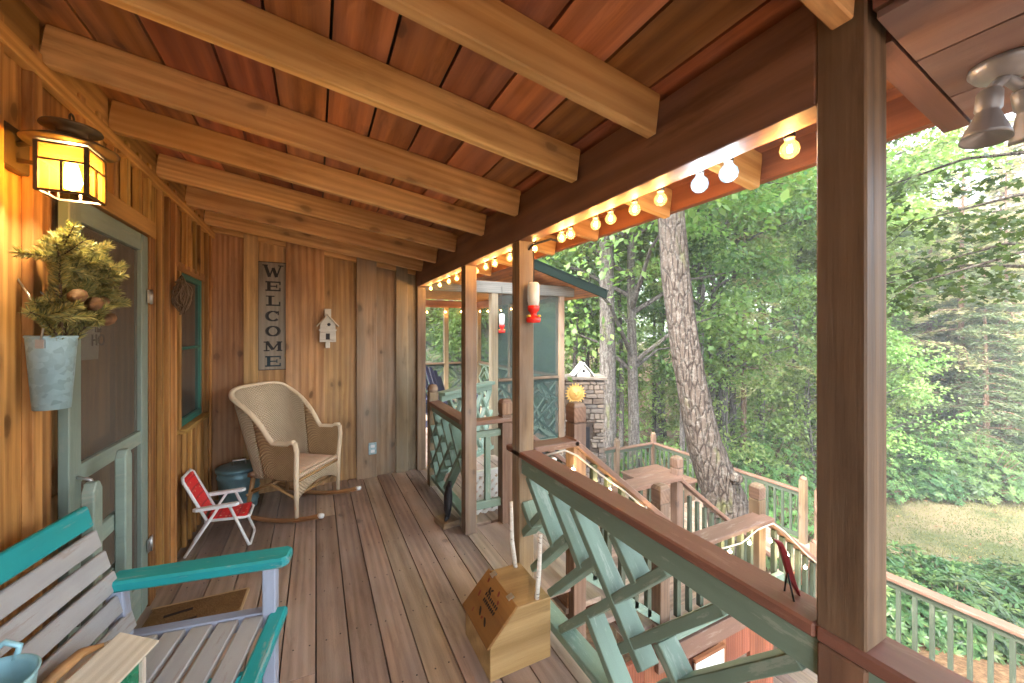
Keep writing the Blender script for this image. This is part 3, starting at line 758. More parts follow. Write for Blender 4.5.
for k in range(8):     # two rows of block print, too worn to read
    spot(.075, -.055+.017*k, .009, .005, .2*(k % 3), ik, 6); spot(.098, -.045+.016*k, .009, .006, -.2*(k % 2), ik, 6)
for (u,v,a,b,g_) in ((.052,-.05,.013,.006,.3),(.06,-.035,.014,.005,1.2),(.045,-.03,.01,.004,2.2),(.14,-.02,.022,.006,.9),(.15,.05,.022,.006,1.0)): spot(u,v,a,b,g_,ik)
for (u,v,a,b,g_) in ((.03,-.1,.011,.006,.5),(.03,.02,.013,.006,.5),(.055,.05,.01,.005,.8),(.1,-.1,.014,.006,.4),(.165,-.07,.01,.003,.2),(.15,.015,.006,.006,0)): spot(u,v,a,b,g_,ir)
ik.build('print', M['ink'], bx); ir.build('print', M['inkred'], bx)
t = NT('birch'); g = t.attr('gco').outputs['Vector']
t.bsdf(t.ramp(t.noise(t.map(g, (70, 18, 18)), 1, 3, .6), [(.4, (.8,.77,.7)), (.62, (.7,.66,.58)), (.68, (.06,.05,.045))]), .7, 0, None, .2); M['birch'] = t.mat
for p in (((.115,.13,.28),(.1,.14,.42),(.09,.13,.63)), ((.09,-.135,.28),(.1,-.14,.4),(.115,-.13,.57))):
    m = MB(); m.tube(p, [.012,.011,.0085], 10); m.build('birch_stick', M['birch'], bx)

cd = tag(empty('cardinal_ornament', (1.045, .56, .866), R(-25)), 'thin dark red bird ornament standing on the railing by the post', 'ornament')
M['cardred'] = paint('cardinal_red', (.2,.015,.018), .45, (.05,.01,.01), .4)
m = MB(); m.prism([(.035,.145),(.02,.125),(.012,.1),(.002,.065),(-.004,.045),(-.03,-.0),(-.034,.002),(-.016,.055),(-.004,.1),(.012,.135)], -.006, .006, 'Y'); o = m.build('body', M['cardred'], cd, .002); o.scale.x = -1
m = MB(); m.tube([(0,-.004,.06),(.004,-.02,.0)], .0022, 6); m.tube([(0.004,.004,.055),(.01,.02,.0)], .0022, 6); m.build('leg', M['black'], cd)

# ------------------------------------------------------------------ things on the side wall
lm = tag(empty('wall_lantern', (WX, 1.755, 2.09)), 'lit bronze wall lantern with amber glass panes', 'lantern')
m = MB(); m.box(WX+.001, WX+.03, 1.70, 1.815, 2.02, 2.15); part(m, 'backplate', M['bronze'], lm, .004)
lx, ly, z0, z1, hw = -.683, 1.71, 1.943, 2.09, .054
m = MB(); m.tube([(WX+.03,1.755,2.1),(-.75,1.74,2.12),(-.69,1.715,2.135)], .009, 8); m.bar((WX+.03,1.755,2.05),(lx-hw,1.73,2.04), .012, .012); part(m, 'arm', M['bronze'], lm)
m = MB()
for sx in (-1,1):
    for sy in (-1,1): m.box(lx+sx*hw-.005, lx+sx*hw+.005, ly+sy*hw-.005, ly+sy*hw+.005, z0, z1)
for z in (z0, z1-.006, z1-.055):
    for s in (-1,1):
        m.box(lx-hw-.004, lx+hw+.004, ly+s*hw-.004, ly+s*hw+.004, z, z+.006); m.box(lx+s*hw-.004, lx+s*hw+.004, ly-hw, ly+hw, z, z+.006)
for s in (-1,1):
    m.box(lx-.003, lx+.003, ly+s*hw-.0045, ly+s*hw+.0045, z0, z1-.05); m.box(lx+s*hw-.0045, lx+s*hw+.0045, ly-.003, ly+.003, z0, z1-.05)
fr = part(m, 'frame', M['bronze'], lm)
t = NT('amber_glass')
p = t.n('ShaderNodeBsdfTranslucent'); p.inputs[0].default_value = (.09,.05,.014,1)
tr_ = t.n('ShaderNodeBsdfTransparent'); tr_.inputs[0].default_value = (1,.74,.34,1)
gn = t.noise(t.n('ShaderNodeTexCoord').outputs['Object'], 60, 3, .6)
ad = t.n('ShaderNodeMixShader'); t.l(t.math('ADD', t.math('MULTIPLY', gn, .3), .3), ad.inputs[0]); t.l(p.outputs[0], ad.inputs[1]); t.l(tr_.outputs[0], ad.inputs[2]); t.l(ad.outputs[0], t.out.inputs[0]); M['amber'] = t.mat
m = MB()
for s in (-1,1):
    m.box(lx-hw+.005, lx+hw-.005, ly+s*(hw-.001)-.001, ly+s*(hw-.001)+.001, z0+.003, z1); m.box(lx+s*(hw-.001)-.001, lx+s*(hw-.001)+.001, ly-hw+.005, ly+hw-.005, z0+.003, z1)
part(m, 'pane', M['amber'], lm)
m = MB(); m.lathe([(.105,2.097),(.108,2.1),(.075,2.118),(.035,2.128),(.034,2.155),(.07,2.156),(.068,2.162),(.012,2.178),(.0,2.18)], (lx,ly,0), 28); m.tube([(lx,ly+.012*math.cos(a),2.19+.014*math.sin(a)) for a in [i*.524 for i in range(13)]], .003, 6); part(m, 'cap', M['bronze'], lm)
M['lampbulb'] = emit('lantern_bulb', (1,.8,.48), 70)
m = MB(); m.lathe([(0,1.965),(.017,1.972),(.024,1.995),(.018,2.025),(.012,2.05),(0,2.055)], (lx,ly,0), 16); part(m, 'bulb', M['lampbulb'], lm)

bk_ = tag(empty('wall_bucket', (-.78, 1.835, 1.24)), 'galvanised bucket hung on the wall beside the screen door', 'bucket')
m = MB(); m.lathe([(0,.03),(.043,.03),(.058,.262),(.061,.268),(.058,.272),(.055,.262),(.041,.04)], (0,0,0), 36); m.build('bowl', M['galv'], bk_)
m = MB(); m.tube([(.0,-.062,.25),(.01,-.066,.3),(-.03,-.05,.4),(-.085,.0,.47),(-.03,.05,.4),(.01,.066,.3),(.0,.062,.25)], .003, 6); m.build('bail', M['steel'], bk_)
for y in (-.059,.059): m = MB(); m.obox((.0,y*1.02,.245), .010,.005,.014); m.build('ear', M['steel'], bk_)
# pine sprays in the bucket
ps = tag(empty('pine_sprays', (-.775, 1.84, 1.465)), 'bunch of yellow green pine sprays with cones in the hanging bucket', 'foliage')
M['pineneedle'] = leafmat('pine_needles', (.10,.13,.06), (.30,.28,.09), (.52,.43,.15), .2, .5)
M['twig'] = paint('twig_bark', (.1,.06,.035), .8, None)
def needles(name, stems, n_per, ln, wd, mat, parent, seed, spread=.8):
    rg = np.random.default_rng(seed); P = []; D = []; T = []
    for st_ in stems:
        st_ = np.array(st_); seg = len(st_)-1
        for _ in range(n_per):
            u = rg.uniform(.15, 1)*seg; i = min(int(u), seg-1); p = st_[i]+(st_[i+1]-st_[i])*(u-i)
            ax = st_[i+1]-st_[i]; ax = ax/np.linalg.norm(ax); r = rg.normal(size=3); r -= ax*r.dot(ax); r /= np.linalg.norm(r)
            P.append(p); D.append(ax*rg.uniform(.5,1.0)+r*spread); T.append(rg.uniform())
    P = np.array(P); D = np.array(D); D /= np.linalg.norm(D, axis=1)[:,None]
    return leafmesh(name, P+D*ln/2, D, rg.normal(size=P.shape), ln, wd, np.array(T), mat, 0)
def leafmesh(name, C, D, N, ln, wd, rnd, mat, fold=.15):
    """kite leaves: centre C, direction D, rough normal N"""
    n = len(C)
    ln = np.broadcast_to(np.asarray(ln, float), (n,))[:,None]; wd = np.broadcast_to(np.asarray(wd, float), (n,))[:,None]
    S = np.cross(N, D); S /= np.linalg.norm(S, axis=1)[:,None]+1e-9
    NN = np.cross(D, S)
    V = np.stack([C-D*ln/2, C+S*wd/2+NN*wd*fold-D*ln*.05, C+D*ln/2, C-S*wd/2+NN*wd*fold-D*ln*.05], 1).reshape(-1, 3)
    me = bpy.data.meshes.new(name)
    me.vertices.add(4*n); me.vertices.foreach_set('co', V.astype(np.float32).ravel())
    me.loops.add(4*n); me.loops.foreach_set('vertex_index', np.arange(4*n, dtype=np.int32))
    me.polygons.add(n); me.polygons.foreach_set('loop_start', np.arange(0, 4*n, 4, dtype=np.int32))
    at = me.attributes.new('rnd', 'FLOAT', 'FACE'); at.data.foreach_set('value', np.asarray(rnd, dtype=np.float32))
    me.materials.append(mat); me.update(calc_edges=True); return me
rg = random.Random(5)
stems = []
tw = MB()
for i in range(28):
    a = -1.8+4.0*i/27; out = rg.uniform(.05, .165); up = rg.uniform(.07, .33)
    dy = math.sin(a)*out*.95 + rg.uniform(0,.05); dx = abs(math.cos(a))*out*.6
    p0_ = (rg.uniform(-.02,.03), rg.uniform(-.03,.03), .0); p1_ = (p0_[0]+dx*.4, p0_[1]+dy*.4, up*.6); p2_ = (p0_[0]+dx, p0_[1]+dy, up)
    p3_ = (p2_[0]+dx*.5, p2_[1]+dy*.55, up+rg.uniform(.0,.06))
    stems.append((p0_, p1_, p2_, p3_)); tw.tube((p0_, p1_, p2_, p3_), [.005,.004,.003,.002], 5)
    for q in range(2):
        b = (p2_[0]+rg.uniform(-.05,.08), p2_[1]+rg.uniform(-.09,.1), p2_[2]+rg.uniform(-.02,.07)); stems.append((p1_, p2_, b)); tw.tube((p1_, p2_, b), [.003,.0025,.0015], 5)
tw.build('twig', M['twig'], ps)
o = bpy.data.objects.new('needles', needles('needles', stems, 420, .027, .0032, M['pineneedle'], ps, 3)); COL.objects.link(o); o.parent = ps
M['cone'] = wood('pine_cone', (.09,.045,.02), (.3,.16,.07), var=.2, knots=0)
for (x,y,z) in ((.08,-.06,.17),(.09,.02,.15),(.07,.12,.16),(.1,.09,.1)):
    m = MB()
    for k in range(7):
        m.lathe([(0,-.006),(.021*math.sin((k+1)/8*math.pi)+.004,.001),(0,.008)], (x,y+.008*k-.03,z+.002*k), 9, M=Matrix.Rotation(R(80),3,'X'))
    m.build('pine_cone', M['cone'], ps)

# white enamel pail hung inside the screen, with lettering
def text_mesh(body, size, mat, name, ext=.0015):
    cu = bpy.data.curves.new(name+'_text', 'FONT'); cu.body = body; cu.size = size; cu.extrude = ext; cu.align_x = 'CENTER'; cu.align_y = 'CENTER'
    tmp = bpy.data.objects.new('tmp', cu); COL.objects.link(tmp)
    dg = bpy.context.evaluated_depsgraph_get(); me = bpy.data.meshes.new_from_object(tmp.evaluated_get(dg))
    bpy.data.objects.remove(tmp); me.name = name; me.materials.clear(); me.materials.append(mat); return me
ip = tag(empty('enamel_pail', (WX-.075, 2.45, 1.40)), 'off white lettered pail hanging on the entrance door behind the screen', 'pail')
M['enamel'] = paint('enamel', (.62,.6,.52), .4, (.4,.36,.28), .25)
m = MB(); m.lathe([(0,0),(.07,0),(.085,.17),(.088,.175),(.083,.172)], (0,0,0), 30, sx=.3); m.build('bowl', M['enamel'], ip)
for body, z, sz in (('H', .085, .075), ('O', .085, .075), ('The', .135, .04)):
    o = bpy.data.objects.new('lettering', text_mesh(body, sz, M['ink'], 'lettering')); COL.objects.link(o); o.parent = ip
    o.rotation_euler = (R(90), 0, R(90)); o.location = (.0275, .01+{'H': -.03, 'O': .035}.get(body, 0), z)

# grapevine bundle between door and window
gv = tag(empty('vine_wreath', (WX+.045, 3.2, 1.765)), 'oval twig wreath hanging on the wall between door and window', 'wreath')
M['vine'] = paint('dry_vine', (.15,.10,.06), .8, (.3,.22,.13), .5)
m = MB(); rg = random.Random(11)
for k in range(24):
    ra, rb, ph = rg.uniform(.015,.058), rg.uniform(.05,.115), rg.uniform(0,6); oz, oy_ = rg.uniform(-.02,.02), rg.uniform(-.02,.02); wob = rg.uniform(.003,.014); dx = rg.uniform(-.025,.07); tl = rg.uniform(-.3,.3); fz = rg.uniform(.1,3.0)
    pts = []
    for i in range(15):
        a = ph+i*.42; y, z = ra*math.cos(a), rb*math.sin(a); pts.append((.03+y*math.cos(fz)+wob*math.sin(3*a+k), oy_+y*math.sin(fz)+wob*math.sin(2*a+2*k), oz+z+y*tl))
    m.tube(pts, .0042, 5)
m.build('twigs', M['vine'], gv)

# ------------------------------------------------------------------ things on the end wall
sg_ = tag(empty('welcome_sign', (-.367, BY-.024, 1.68)), 'tall narrow board sign reading WELCOME in dark letters', 'sign')
M['signboard'] = wood('sign_board', (.21,.175,.13), (.36,.32,.26), var=.1, knots=.1, grey=(.3,.29,.26), greyamt=.5)
m = MB(); m.box(-.118,.118,-.016,.0,-.51,.515); m.build('board', M['signboard'], sg_, .003)
m = MB(); m.box(-.121,-.115,-.019,.002,-.513,.518); m.box(.115,.121,-.019,.002,-.513,.518); m.box(-.115,.115,-.019,.002,.512,.518); m.box(-.115,.115,-.019,.002,-.513,-.507); m.build('edge', M['black'], sg_)
M['letter'] = paint('letter_black', (.018,.02,.024), .6, (.1,.09,.08), .4)
M['letterblue'] = paint('letter_blue', (.02,.05,.07), .6, (.1,.1,.09), .4)
lt_ = MB(); lb = MB()
def st_(mb_, x0, z0, x1, z1, w): mb_.bar((x0,-.018,z0),(x1,-.018,z1), .004, w, up=(-(z1-z0),0,(x1-x0)))
def E_(mb_, cz, hw=.062, hh=.046):
    st_(mb_, -hw*.55, cz-hh, -hw*.55, cz+hh, .028)
    for z, w in ((hh-.006,.013),(-hh+.006,.013)): st_(mb_, -hw, cz+z, hw, cz+z, w)
    st_(mb_, -hw*.5, cz, hw*.5, cz, .011); st_(mb_, hw*.5, cz-.018, hw*.5, cz+.018, .009)
    st_(mb_, hw-.005, cz+hh-.03, hw-.005, cz+hh, .011); st_(mb_, hw-.005, cz-hh, hw-.005, cz-hh+.032, .011)
def L_(mb_, cz, hw=.06, hh=.048):
    st_(mb_, -hw*.4, cz-hh, -hw*.4, cz+hh, .027); st_(mb_, -hw*.95, cz+hh-.005, hw*.2, cz+hh-.005, .01); st_(mb_, -hw*.95, cz-hh+.006, hw, cz-hh+.006, .013); st_(mb_, hw-.005, cz-hh, hw-.005, cz-hh+.04, .011)
def W_(mb_, cz, s=1, hw=.08, hh=.055):
    st_(mb_, -hw*.78, cz+s*hh, -hw*.36, cz-s*hh, .027); st_(mb_, -hw*.36, cz-s*hh, .0, cz+s*hh*.6, .012); st_(mb_, 0, cz+s*hh*.6, hw*.36, cz-s*hh, .027); st_(mb_, hw*.36, cz-s*hh, hw*.8, cz+s*hh, .012)
    for x in (-.8,.8): st_(mb_, x*hw-.022, cz+s*hh, x*hw+.022, cz+s*hh, .01)
def M_(mb_, cz, hw=.07, hh=.045):
    st_(mb_, -hw*.75, cz-hh, -hw*.75, cz+hh, .012); st_(mb_, hw*.75, cz-hh, hw*.75, cz+hh, .027); st_(mb_, -hw*.75, cz+hh, 0, cz-hh*.7, .026); st_(mb_, 0, cz-hh*.7, hw*.75, cz+hh, .012)
    for x in (-.75,.75):
        for z in (-hh+.004, hh-.004): st_(mb_, x*hw-.024, cz+z, x*hw+.024, cz+z, .01)
def O_(mb_, cz, a0=0, a1=360, rx=.058, rz=.05):
    n = 28
    for i in range(n):
        t0, t1 = R(a0+(a1-a0)*i/n), R(a0+(a1-a0)*(i+1)/n)
        w = .01+.019*abs(math.cos((t0+t1)/2))
        st_(mb_, (rx-.008)*math.cos(t0), cz+(rz-.006)*math.sin(t0), (rx-.008)*math.cos(t1)*1.0001, cz+(rz-.006)*math.sin(t1), w)
W_(lt_, .43); E_(lt_, .287); L_(lt_, .148); O_(lt_, .002, 42, 318); st_(lt_, .043, .012, .043, .05, .011); O_(lt_, -.142); M_(lt_, -.287); E_(lb, -.43, .064, .05)
lt_.build('lettering', M['letter'], sg_); lb.build('lettering', M['letterblue'], sg_)

wb = tag(empty('white_birdhouse', (.105, BY-.075, 1.37)), 'weathered white two storey birdhouse hanging on the end wall', 'birdhouse')
M['whitewood'] = paint('chalky_white_paint', (.66,.65,.58), .6, (.28,.2,.13), .6, scale=1.6)
m = MB(); m.prism([(-.075,.06),(.075,.06),(.068,.24),(0,.33),(-.068,.24)], -.045, .04, 'Y'); m.box(-.02,.02,-.02,.02,.0,.06); m.build('body', M['whitewood'], wb, .003)
m = MB(); m.bar((-.1,0,.215),(.005,0,.335), .13, .012, up=(-.75,0,.66)); m.bar((.1,0,.215),(-.005,0,.335), .13, .012, up=(.75,0,.66)); m.build('roof', M['palewood'], wb, .002)
m = MB(); m.box(-.03,.03,-.03,.03,.31,.39); m.build('chimney', M['whitewood'], wb, .002)
m = MB(); m.box(-.018,.018,-.048,-.044,.085,.145); m.build('doorway', M['black'], wb)
m = MB(); m.lathe([(0,0),(.016,0),(.016,.003),(0,.003)], (0.01,-.045,.235), 14, M=Matrix.Rotation(R(90),3,'X')); m.build('opening', M['black'], wb)
m = MB(); m.box(-.08,.08,-.062,-.045,.172,.185); m.build('ledge', M['whitewood'], wb)

ob = tag(empty('outlet_box', (.533, BY-.024, .30)), 'grey weatherproof outlet box on the end wall', 'outlet')
m = MB(); m.box(-.04,.04,-.05,.0,-.06,.065); m.build('box', M['galv'], ob, .006)
m = MB()
for z in (-.025,.028): m.box(-.02,.02,-.053,-.049,z-.015,z+.015)
m.build('socket', M['white'], ob, .002)

# ------------------------------------------------------------------ flood lamp under the soffit
fl = tag(empty('flood_lamp', (1.335, .275, 2.105)), 'grey twin flood lamp fixed under the soffit', 'lamp')
M['lampgrey'] = metal_mat('lamp_grey', (.26,.265,.29), .4, .4)
m = MB(); m.lathe([(.055,0),(.055,-.01),(.045,-.025),(0,-.034)], (0,0,0), 28); m.build('base', M['lampgrey'], fl)
def lampcone(p, dirv):
    dv = Vector(dirv).normalized(); M3 = dv.to_track_quat('Z','Y').to_matrix()
    m = MB(); m.tube([(0,0,-.03), Vector(p)*.5+Vector((0,0,-.015)), p], .011, 8); arm = m.build('arm', M['lampgrey'], fl)
    m = MB(); m.lathe([(0,0),(.017,0),(.02,.005),(.021,.042),(.0175,.046),(.019,.052),(.037,.1),(.039,.11),(.036,.106),(.0,.09)], p, 28, M=M3); h = m.build('lamp_head', M['lampgrey'], fl)
lampcone((-.03,.015,-.06), (-.14,.03,-1)); lampcone((.05,-.015,-.05), (.3,-.1,-1))
# ------------------------------------------------------------------ string lights
def glassbulb(name, c, core, shell_e):
    t = NT(name)
    e = t.n('ShaderNodeEmission', Strength=shell_e); e.inputs[0].default_value = (*c, 1)
    tr = t.n('ShaderNodeBsdfTransparent'); gl = t.n('ShaderNodeBsdfGlossy', Roughness=.08); gl.inputs[0].default_value = (.9,.9,.9,1)
    fr_ = t.n('ShaderNodeFresnel', IOR=1.4)
    a = t.n('ShaderNodeAddShader'); t.l(tr.outputs[0], a.inputs[0]); t.l(e.outputs[0], a.inputs[1])
    mx = t.n('ShaderNodeMixShader'); t.l(fr_.outputs[0], mx.inputs[0]); t.l(a.outputs[0], mx.inputs[1]); t.l(gl.outputs[0], mx.inputs[2])
    t.l(mx.outputs[0], t.out.inputs[0]); return t.mat
M['bulb'] = glassbulb('warm_bulb_glass', (1,.5,.1), 0, .16)
M['bulbcool'] = glassbulb('cool_bulb_glass', (.45,.72,1), 0, .14)
M['fil'] = emit('warm_filament', (1,.5,.14), 80)
M['filcool'] = emit('cool_filament', (.7,.88,1), 65)
sl = tag(empty('string_light', (1.115, 2.4, 2.03)), 'string of round warm bulbs along the porch beam', 'string lights')
BY_ = [.586,.755,.854,1.014,1.142,1.28,1.379,1.569,1.646,1.929,2.237,2.471,2.632,2.831,3.057,3.288,3.519,3.815,4.157]
cord = []
for i, y in enumerate(BY_):
    x = 1.108; z = 2.0
    cool = i in (1, 2)
    g_, f_ = ('bulbcool','filcool') if cool else ('bulb','fil')
    rr = .0235 if not cool else .027
    m = MB(); m.lathe([(0,-rr),(rr*.5,-rr*.87),(rr*.87,-rr*.5),(rr,0),(rr*.87,rr*.5),(rr*.55,rr*.85),(.011,rr*1.15),(.011,rr*1.3)], (x,y,z), 16); b = part(m, 'bulb', M[g_], sl)
    m = MB(); m.lathe([(.0,-.009),(.006,-.005),(.006,.006),(0,.01)], (x,y,z), 8); part(m, 'filament', M[f_], b)
    m = MB(); m.lathe([(.0125,rr*1.2),(.0135,rr*1.35),(.0135,rr*2.2),(.008,rr*2.4),(0,rr*2.42)], (x,y,z), 12); part(m, 'socket', M['wire'], b)
    cord.append((x-.006, y, z+rr*2.45))
pts = [(1.1,.48,2.07)]
for a, b in zip(cord[:-1], cord[1:]):
    pts += [a, ((a[0]+b[0])/2-.004, (a[1]+b[1])/2, (a[2]+b[2])/2+.018)]
pts += [cord[-1], (1.1,4.36,2.07)]
m = MB(); m.tube(pts, .004, 6); part(m, 'cord', M['wire'], sl)

M['rope'] = paint('white_cord', (.36,.33,.28), .5, None)
M['mini'] = emit('mini_bulb', (1,.72,.35), 55)
def ministring(label, path, bulbs):
    r = tag(empty('string_light', path[0]), label, 'string lights')
    m = MB(); m.tube(path, .006, 6); part(m, 'cord', M['rope'], r)
    for p in bulbs:
        m = MB(); m.lathe([(0,-.013),(.010,-.004),(.011,.005),(.006,.012),(0,.013)], p, 10); b = part(m, 'bulb', M['mini'], r)
        m = MB(); m.lathe([(.007,.01),(.008,.03),(0,.03)], p, 8); part(m, 'socket', M['rope'], b)
ministring('small lights on a white cord along the upper stair handrail', [(1.15,1.88,.83),(1.28,1.87,.845),(1.37,1.87,.80),(1.55,1.875,.655),(1.7,1.875,.55),(1.93,1.875,.365),(2.12,1.88,.21)], [(1.33,1.86,.725),(1.60,1.86,.56),(1.9,1.86,.37)])
ministring('small lights on a white cord along the lower stair handrail', [(2.62,1.84,-.04),(2.85,1.84,-.055),(3.05,1.84,.0),(3.25,1.84,.005),(3.4,1.84,-.09),(3.7,1.84,-.34),(4.05,1.84,-.6),(4.3,1.84,-.8)], [(2.7,1.83,-.08),(2.93,1.83,-.07),(3.2,1.83,-.12),(3.43,1.83,-.29),(3.69,1.83,-.46)])

# ------------------------------------------------------------------ screened porch beyond the end wall
gz_ = tag(empty('screened_porch', (2.0, 5.9, 0)), 'screened porch with green roof edge and slatted lower panels', 'screened porch')
M['screen'] = screenmat('insect_screen', (.022,.05,.045), .55)
M['greytrim'] = wood('grey_beam', (.11,.105,.09), (.25,.24,.21), var=.08, knots=.05, grey=(.24,.25,.23), greyamt=.5)
M['greenedge'] = paint('green_roof_edge', (.009,.017,.014), .8, None, spec=.08)
def gpost(x, y, mat='post', z1=2.02):
    m = MB(); m.box(x-.045, x+.045, y-.045, y+.045, -.03, z1); part(m, 'post', M[mat], gz_, .003)
GX0, GX1, GY0, GY1 = 1.15, 3.0, 4.5, 7.5
M['lightpost'] = wood('light_post', (.14,.1,.06), (.3,.23,.14), var=.08, knots=.1, grey=(.45,.4,.33), greyamt=.3)
gpost(2.0, GY0, 'lightpost'); gpost(GX1, GY0)
for p in ((GX1, 6.0), (GX1, GY1), (1.6, GY1), (2.3, GY1), (GX0, GY1)): gpost(*p)
m = MB(); m.box(1.12, 3.2, 4.44, 4.53, 2.02, 2.16); part(m, 'beam', M['greytrim'], gz_, .003)
m = MB(); m.box(2.955, 3.045, 4.54, 7.6, 2.02, 2.16); m.box(1.1, 2.95, 7.46, 7.55, 2.02, 2.16); part(m, 'beam', M['beam'], gz_, .003)
def gface(p, q):
    p = Vector(p); q = Vector(q); d = (q-p).normalized(); Lg = (q-p).length; up = Vector((0,0,1)); s = d.cross(up)
    m = MB(); m.bar(p+up*.925, q+up*.925, .11, .035); part(m, 'rail', M['postwarm'], gz_, .003)
    m = MB(); m.bar(p+up*.885, q+up*.885, .035, .04); m.bar(p+up*.08, q+up*.08, .05, .06)
    n = max(2, int(Lg/.26))
    for k in range(n):
        a = p+d*(Lg*k/n); b = p+d*(Lg*(k+1)/n)
        for j in range(3):
            z0, z1 = .11+.255*j, .365+.255*j
            if (k+j) % 2: m.bar(a+up*z0, b+up*z1, .035, .03); m.bar((a+b)/2+up*z0, b+up*(z0+.13), .033, .025)
            else: m.bar(a+up*z1, b+up*z0, .035, .03); m.bar(a+up*(z0+.13), (a+b)/2+up*z0, .033, .025)
    part(m, 'lower_panel', M['mint'], gz_)
    m = MB(); m.bar(p+up*1.06+s*.03, q+up*1.06+s*.03, .001, 1.92); part(m, 'screen', M['screen'], gz_)
gface((2.05,GY0,0),(2.95,GY0,0)); gface((GX1,4.55,0),(GX1,5.95,0)); gface((GX1,6.05,0),(GX1,7.45,0))
gface((2.35,GY1,0),(2.95,GY1,0)); gface((1.65,GY1,0),(2.25,GY1,0)); gface((1.2,GY1,0),(1.55,GY1,0))
m = MB()
def rk(x): return 2.30-(x-2.4)*.285
sa = math.atan(.285); M3 = Matrix.Rotation(sa, 3, 'Y')
m.obox((2.3, 6.0, rk(2.3)+.09), 1.3, 1.8, .03, M3); part(m, 'roof', M['ceil'], gz_)
m = MB(); m.obox((2.3, 4.19, rk(2.3)+.075), 1.31, .012, .06, M3); part(m, 'roof_edge', M['greenedge'], gz_, .003)
m = MB(); m.obox((2.3, 6.0, rk(2.3)+.13), 1.33, 1.83, .008, M3); part(m, 'roofing', M['greenedge'], gz_)
m = MB(); m.box(1.1, 2.95, 4.6, 7.4, 2.17, 2.19); part(m, 'ceiling', M['ceil'], gz_)
gl = tag(empty('string_light', (2.0, 5.9, 2.0)), 'string of warm bulbs inside the screened porch', 'string lights')
path = [(1.2,7.4,2.0),(1.6,7.4,1.95),(2.1,7.4,1.97),(2.9,7.38,2.0),(2.9,6.4,1.96),(2.9,5.4,1.97),(2.9,4.6,2.0)]
m = MB(); m.tube(path, .005, 6); part(m, 'cord', M['wire'], gl)
for a, b in zip(path[:-1], path[1:]):
    for k in (.2, .6):
        p = Vector(a).lerp(Vector(b), k)-Vector((0,0,.045))
        m = MB(); m.lathe([(0,-.026),(.02,-.016),(.026,0),(.02,.016),(0,.03)], p, 12); bb = part(m, 'bulb', M['bulb'], gl)
        m = MB(); m.lathe([(0,-.01),(.008,0),(0,.01)], p, 8); part(m, 'filament', M['fil'], bb)
# adirondack chair inside
ad = tag(empty('adirondack_chair', (1.72, 5.7, 0), R(-60)), 'dark blue adirondack chair inside the screened porch', 'chair')
M['navy'] = paint('navy_paint', (.015,.017,.04), .5, None)
for k in range(7):
    a = (k-3)
    m = MB(); m.bar((-.1, a*.075, .33), (-.38, a*.095, 1.0-.02*a*a), .07, .018, up=(1,0,.3)); m.build('back_slat', M['navy'], ad, .003)
for k in range(5):
    m = MB(); m.box(-.1+.11*k, -.0+.11*k, -.27, .27, .32+.015*k, .34+.015*k); m.build('seat_slat', M['navy'], ad, .003)
for s in (-1, 1):
    m = MB(); m.bar((-.35,s*.33,.56),(.45,s*.33,.58), .13, .022); m.build('arm', M['navy'], ad, .003)
    m = MB(); m.box(.36,.44,s*.3-.015,s*.3+.015,0,.57); m.build('leg', M['navy'], ad); m = MB(); m.bar((.4,s*.28,.36),(-.5,s*.28,.05), .03, .1); m.build('leg', M['navy'], ad)

# mint railing of the walk to the screened porch
wr = tag(empty('walk_railing', (1.55, 4.2, 0)), 'slanting mint lattice railing between the round topped newel and the screened porch', 'railing')
p, q = Vector((1.13,3.87,0)), Vector((1.96,4.48,0)); d = (q-p).normalized(); up = Vector((0,0,1)); Lw = (q-p).length
m = MB(); m.bar(p+up*.90, q+up*.90, .12, .035); part(m, 'top_rail', M['mint'], wr, .003)
for zq, w_, h_ in ((.85,.04,.06),(.1,.08,.04)): m = MB(); m.bar(p+up*zq, q+up*zq, w_, h_); part(m, 'frame_rail', M['mint'], wr, .003)
for k in range(5):
    for s in (1, -1):
        a, b = (k*.2-.05, k*.2+.4); zz = (.12, .82) if s > 0 else (.82, .12)
        a0, b0 = max(0, a), min(Lw, b); f0, f1 = (a0-a)/(b-a), (b0-a)/(b-a)
        m = MB(); m.bar(p+d*a0+up*(zz[0]+(zz[1]-zz[0])*f0)+d.cross(up)*.004*s, p+d*b0+up*(zz[0]+(zz[1]-zz[0])*f1)+d.cross(up)*.004*s, .05, .03); part(m, 'slat', M['mint'], wr, .002)

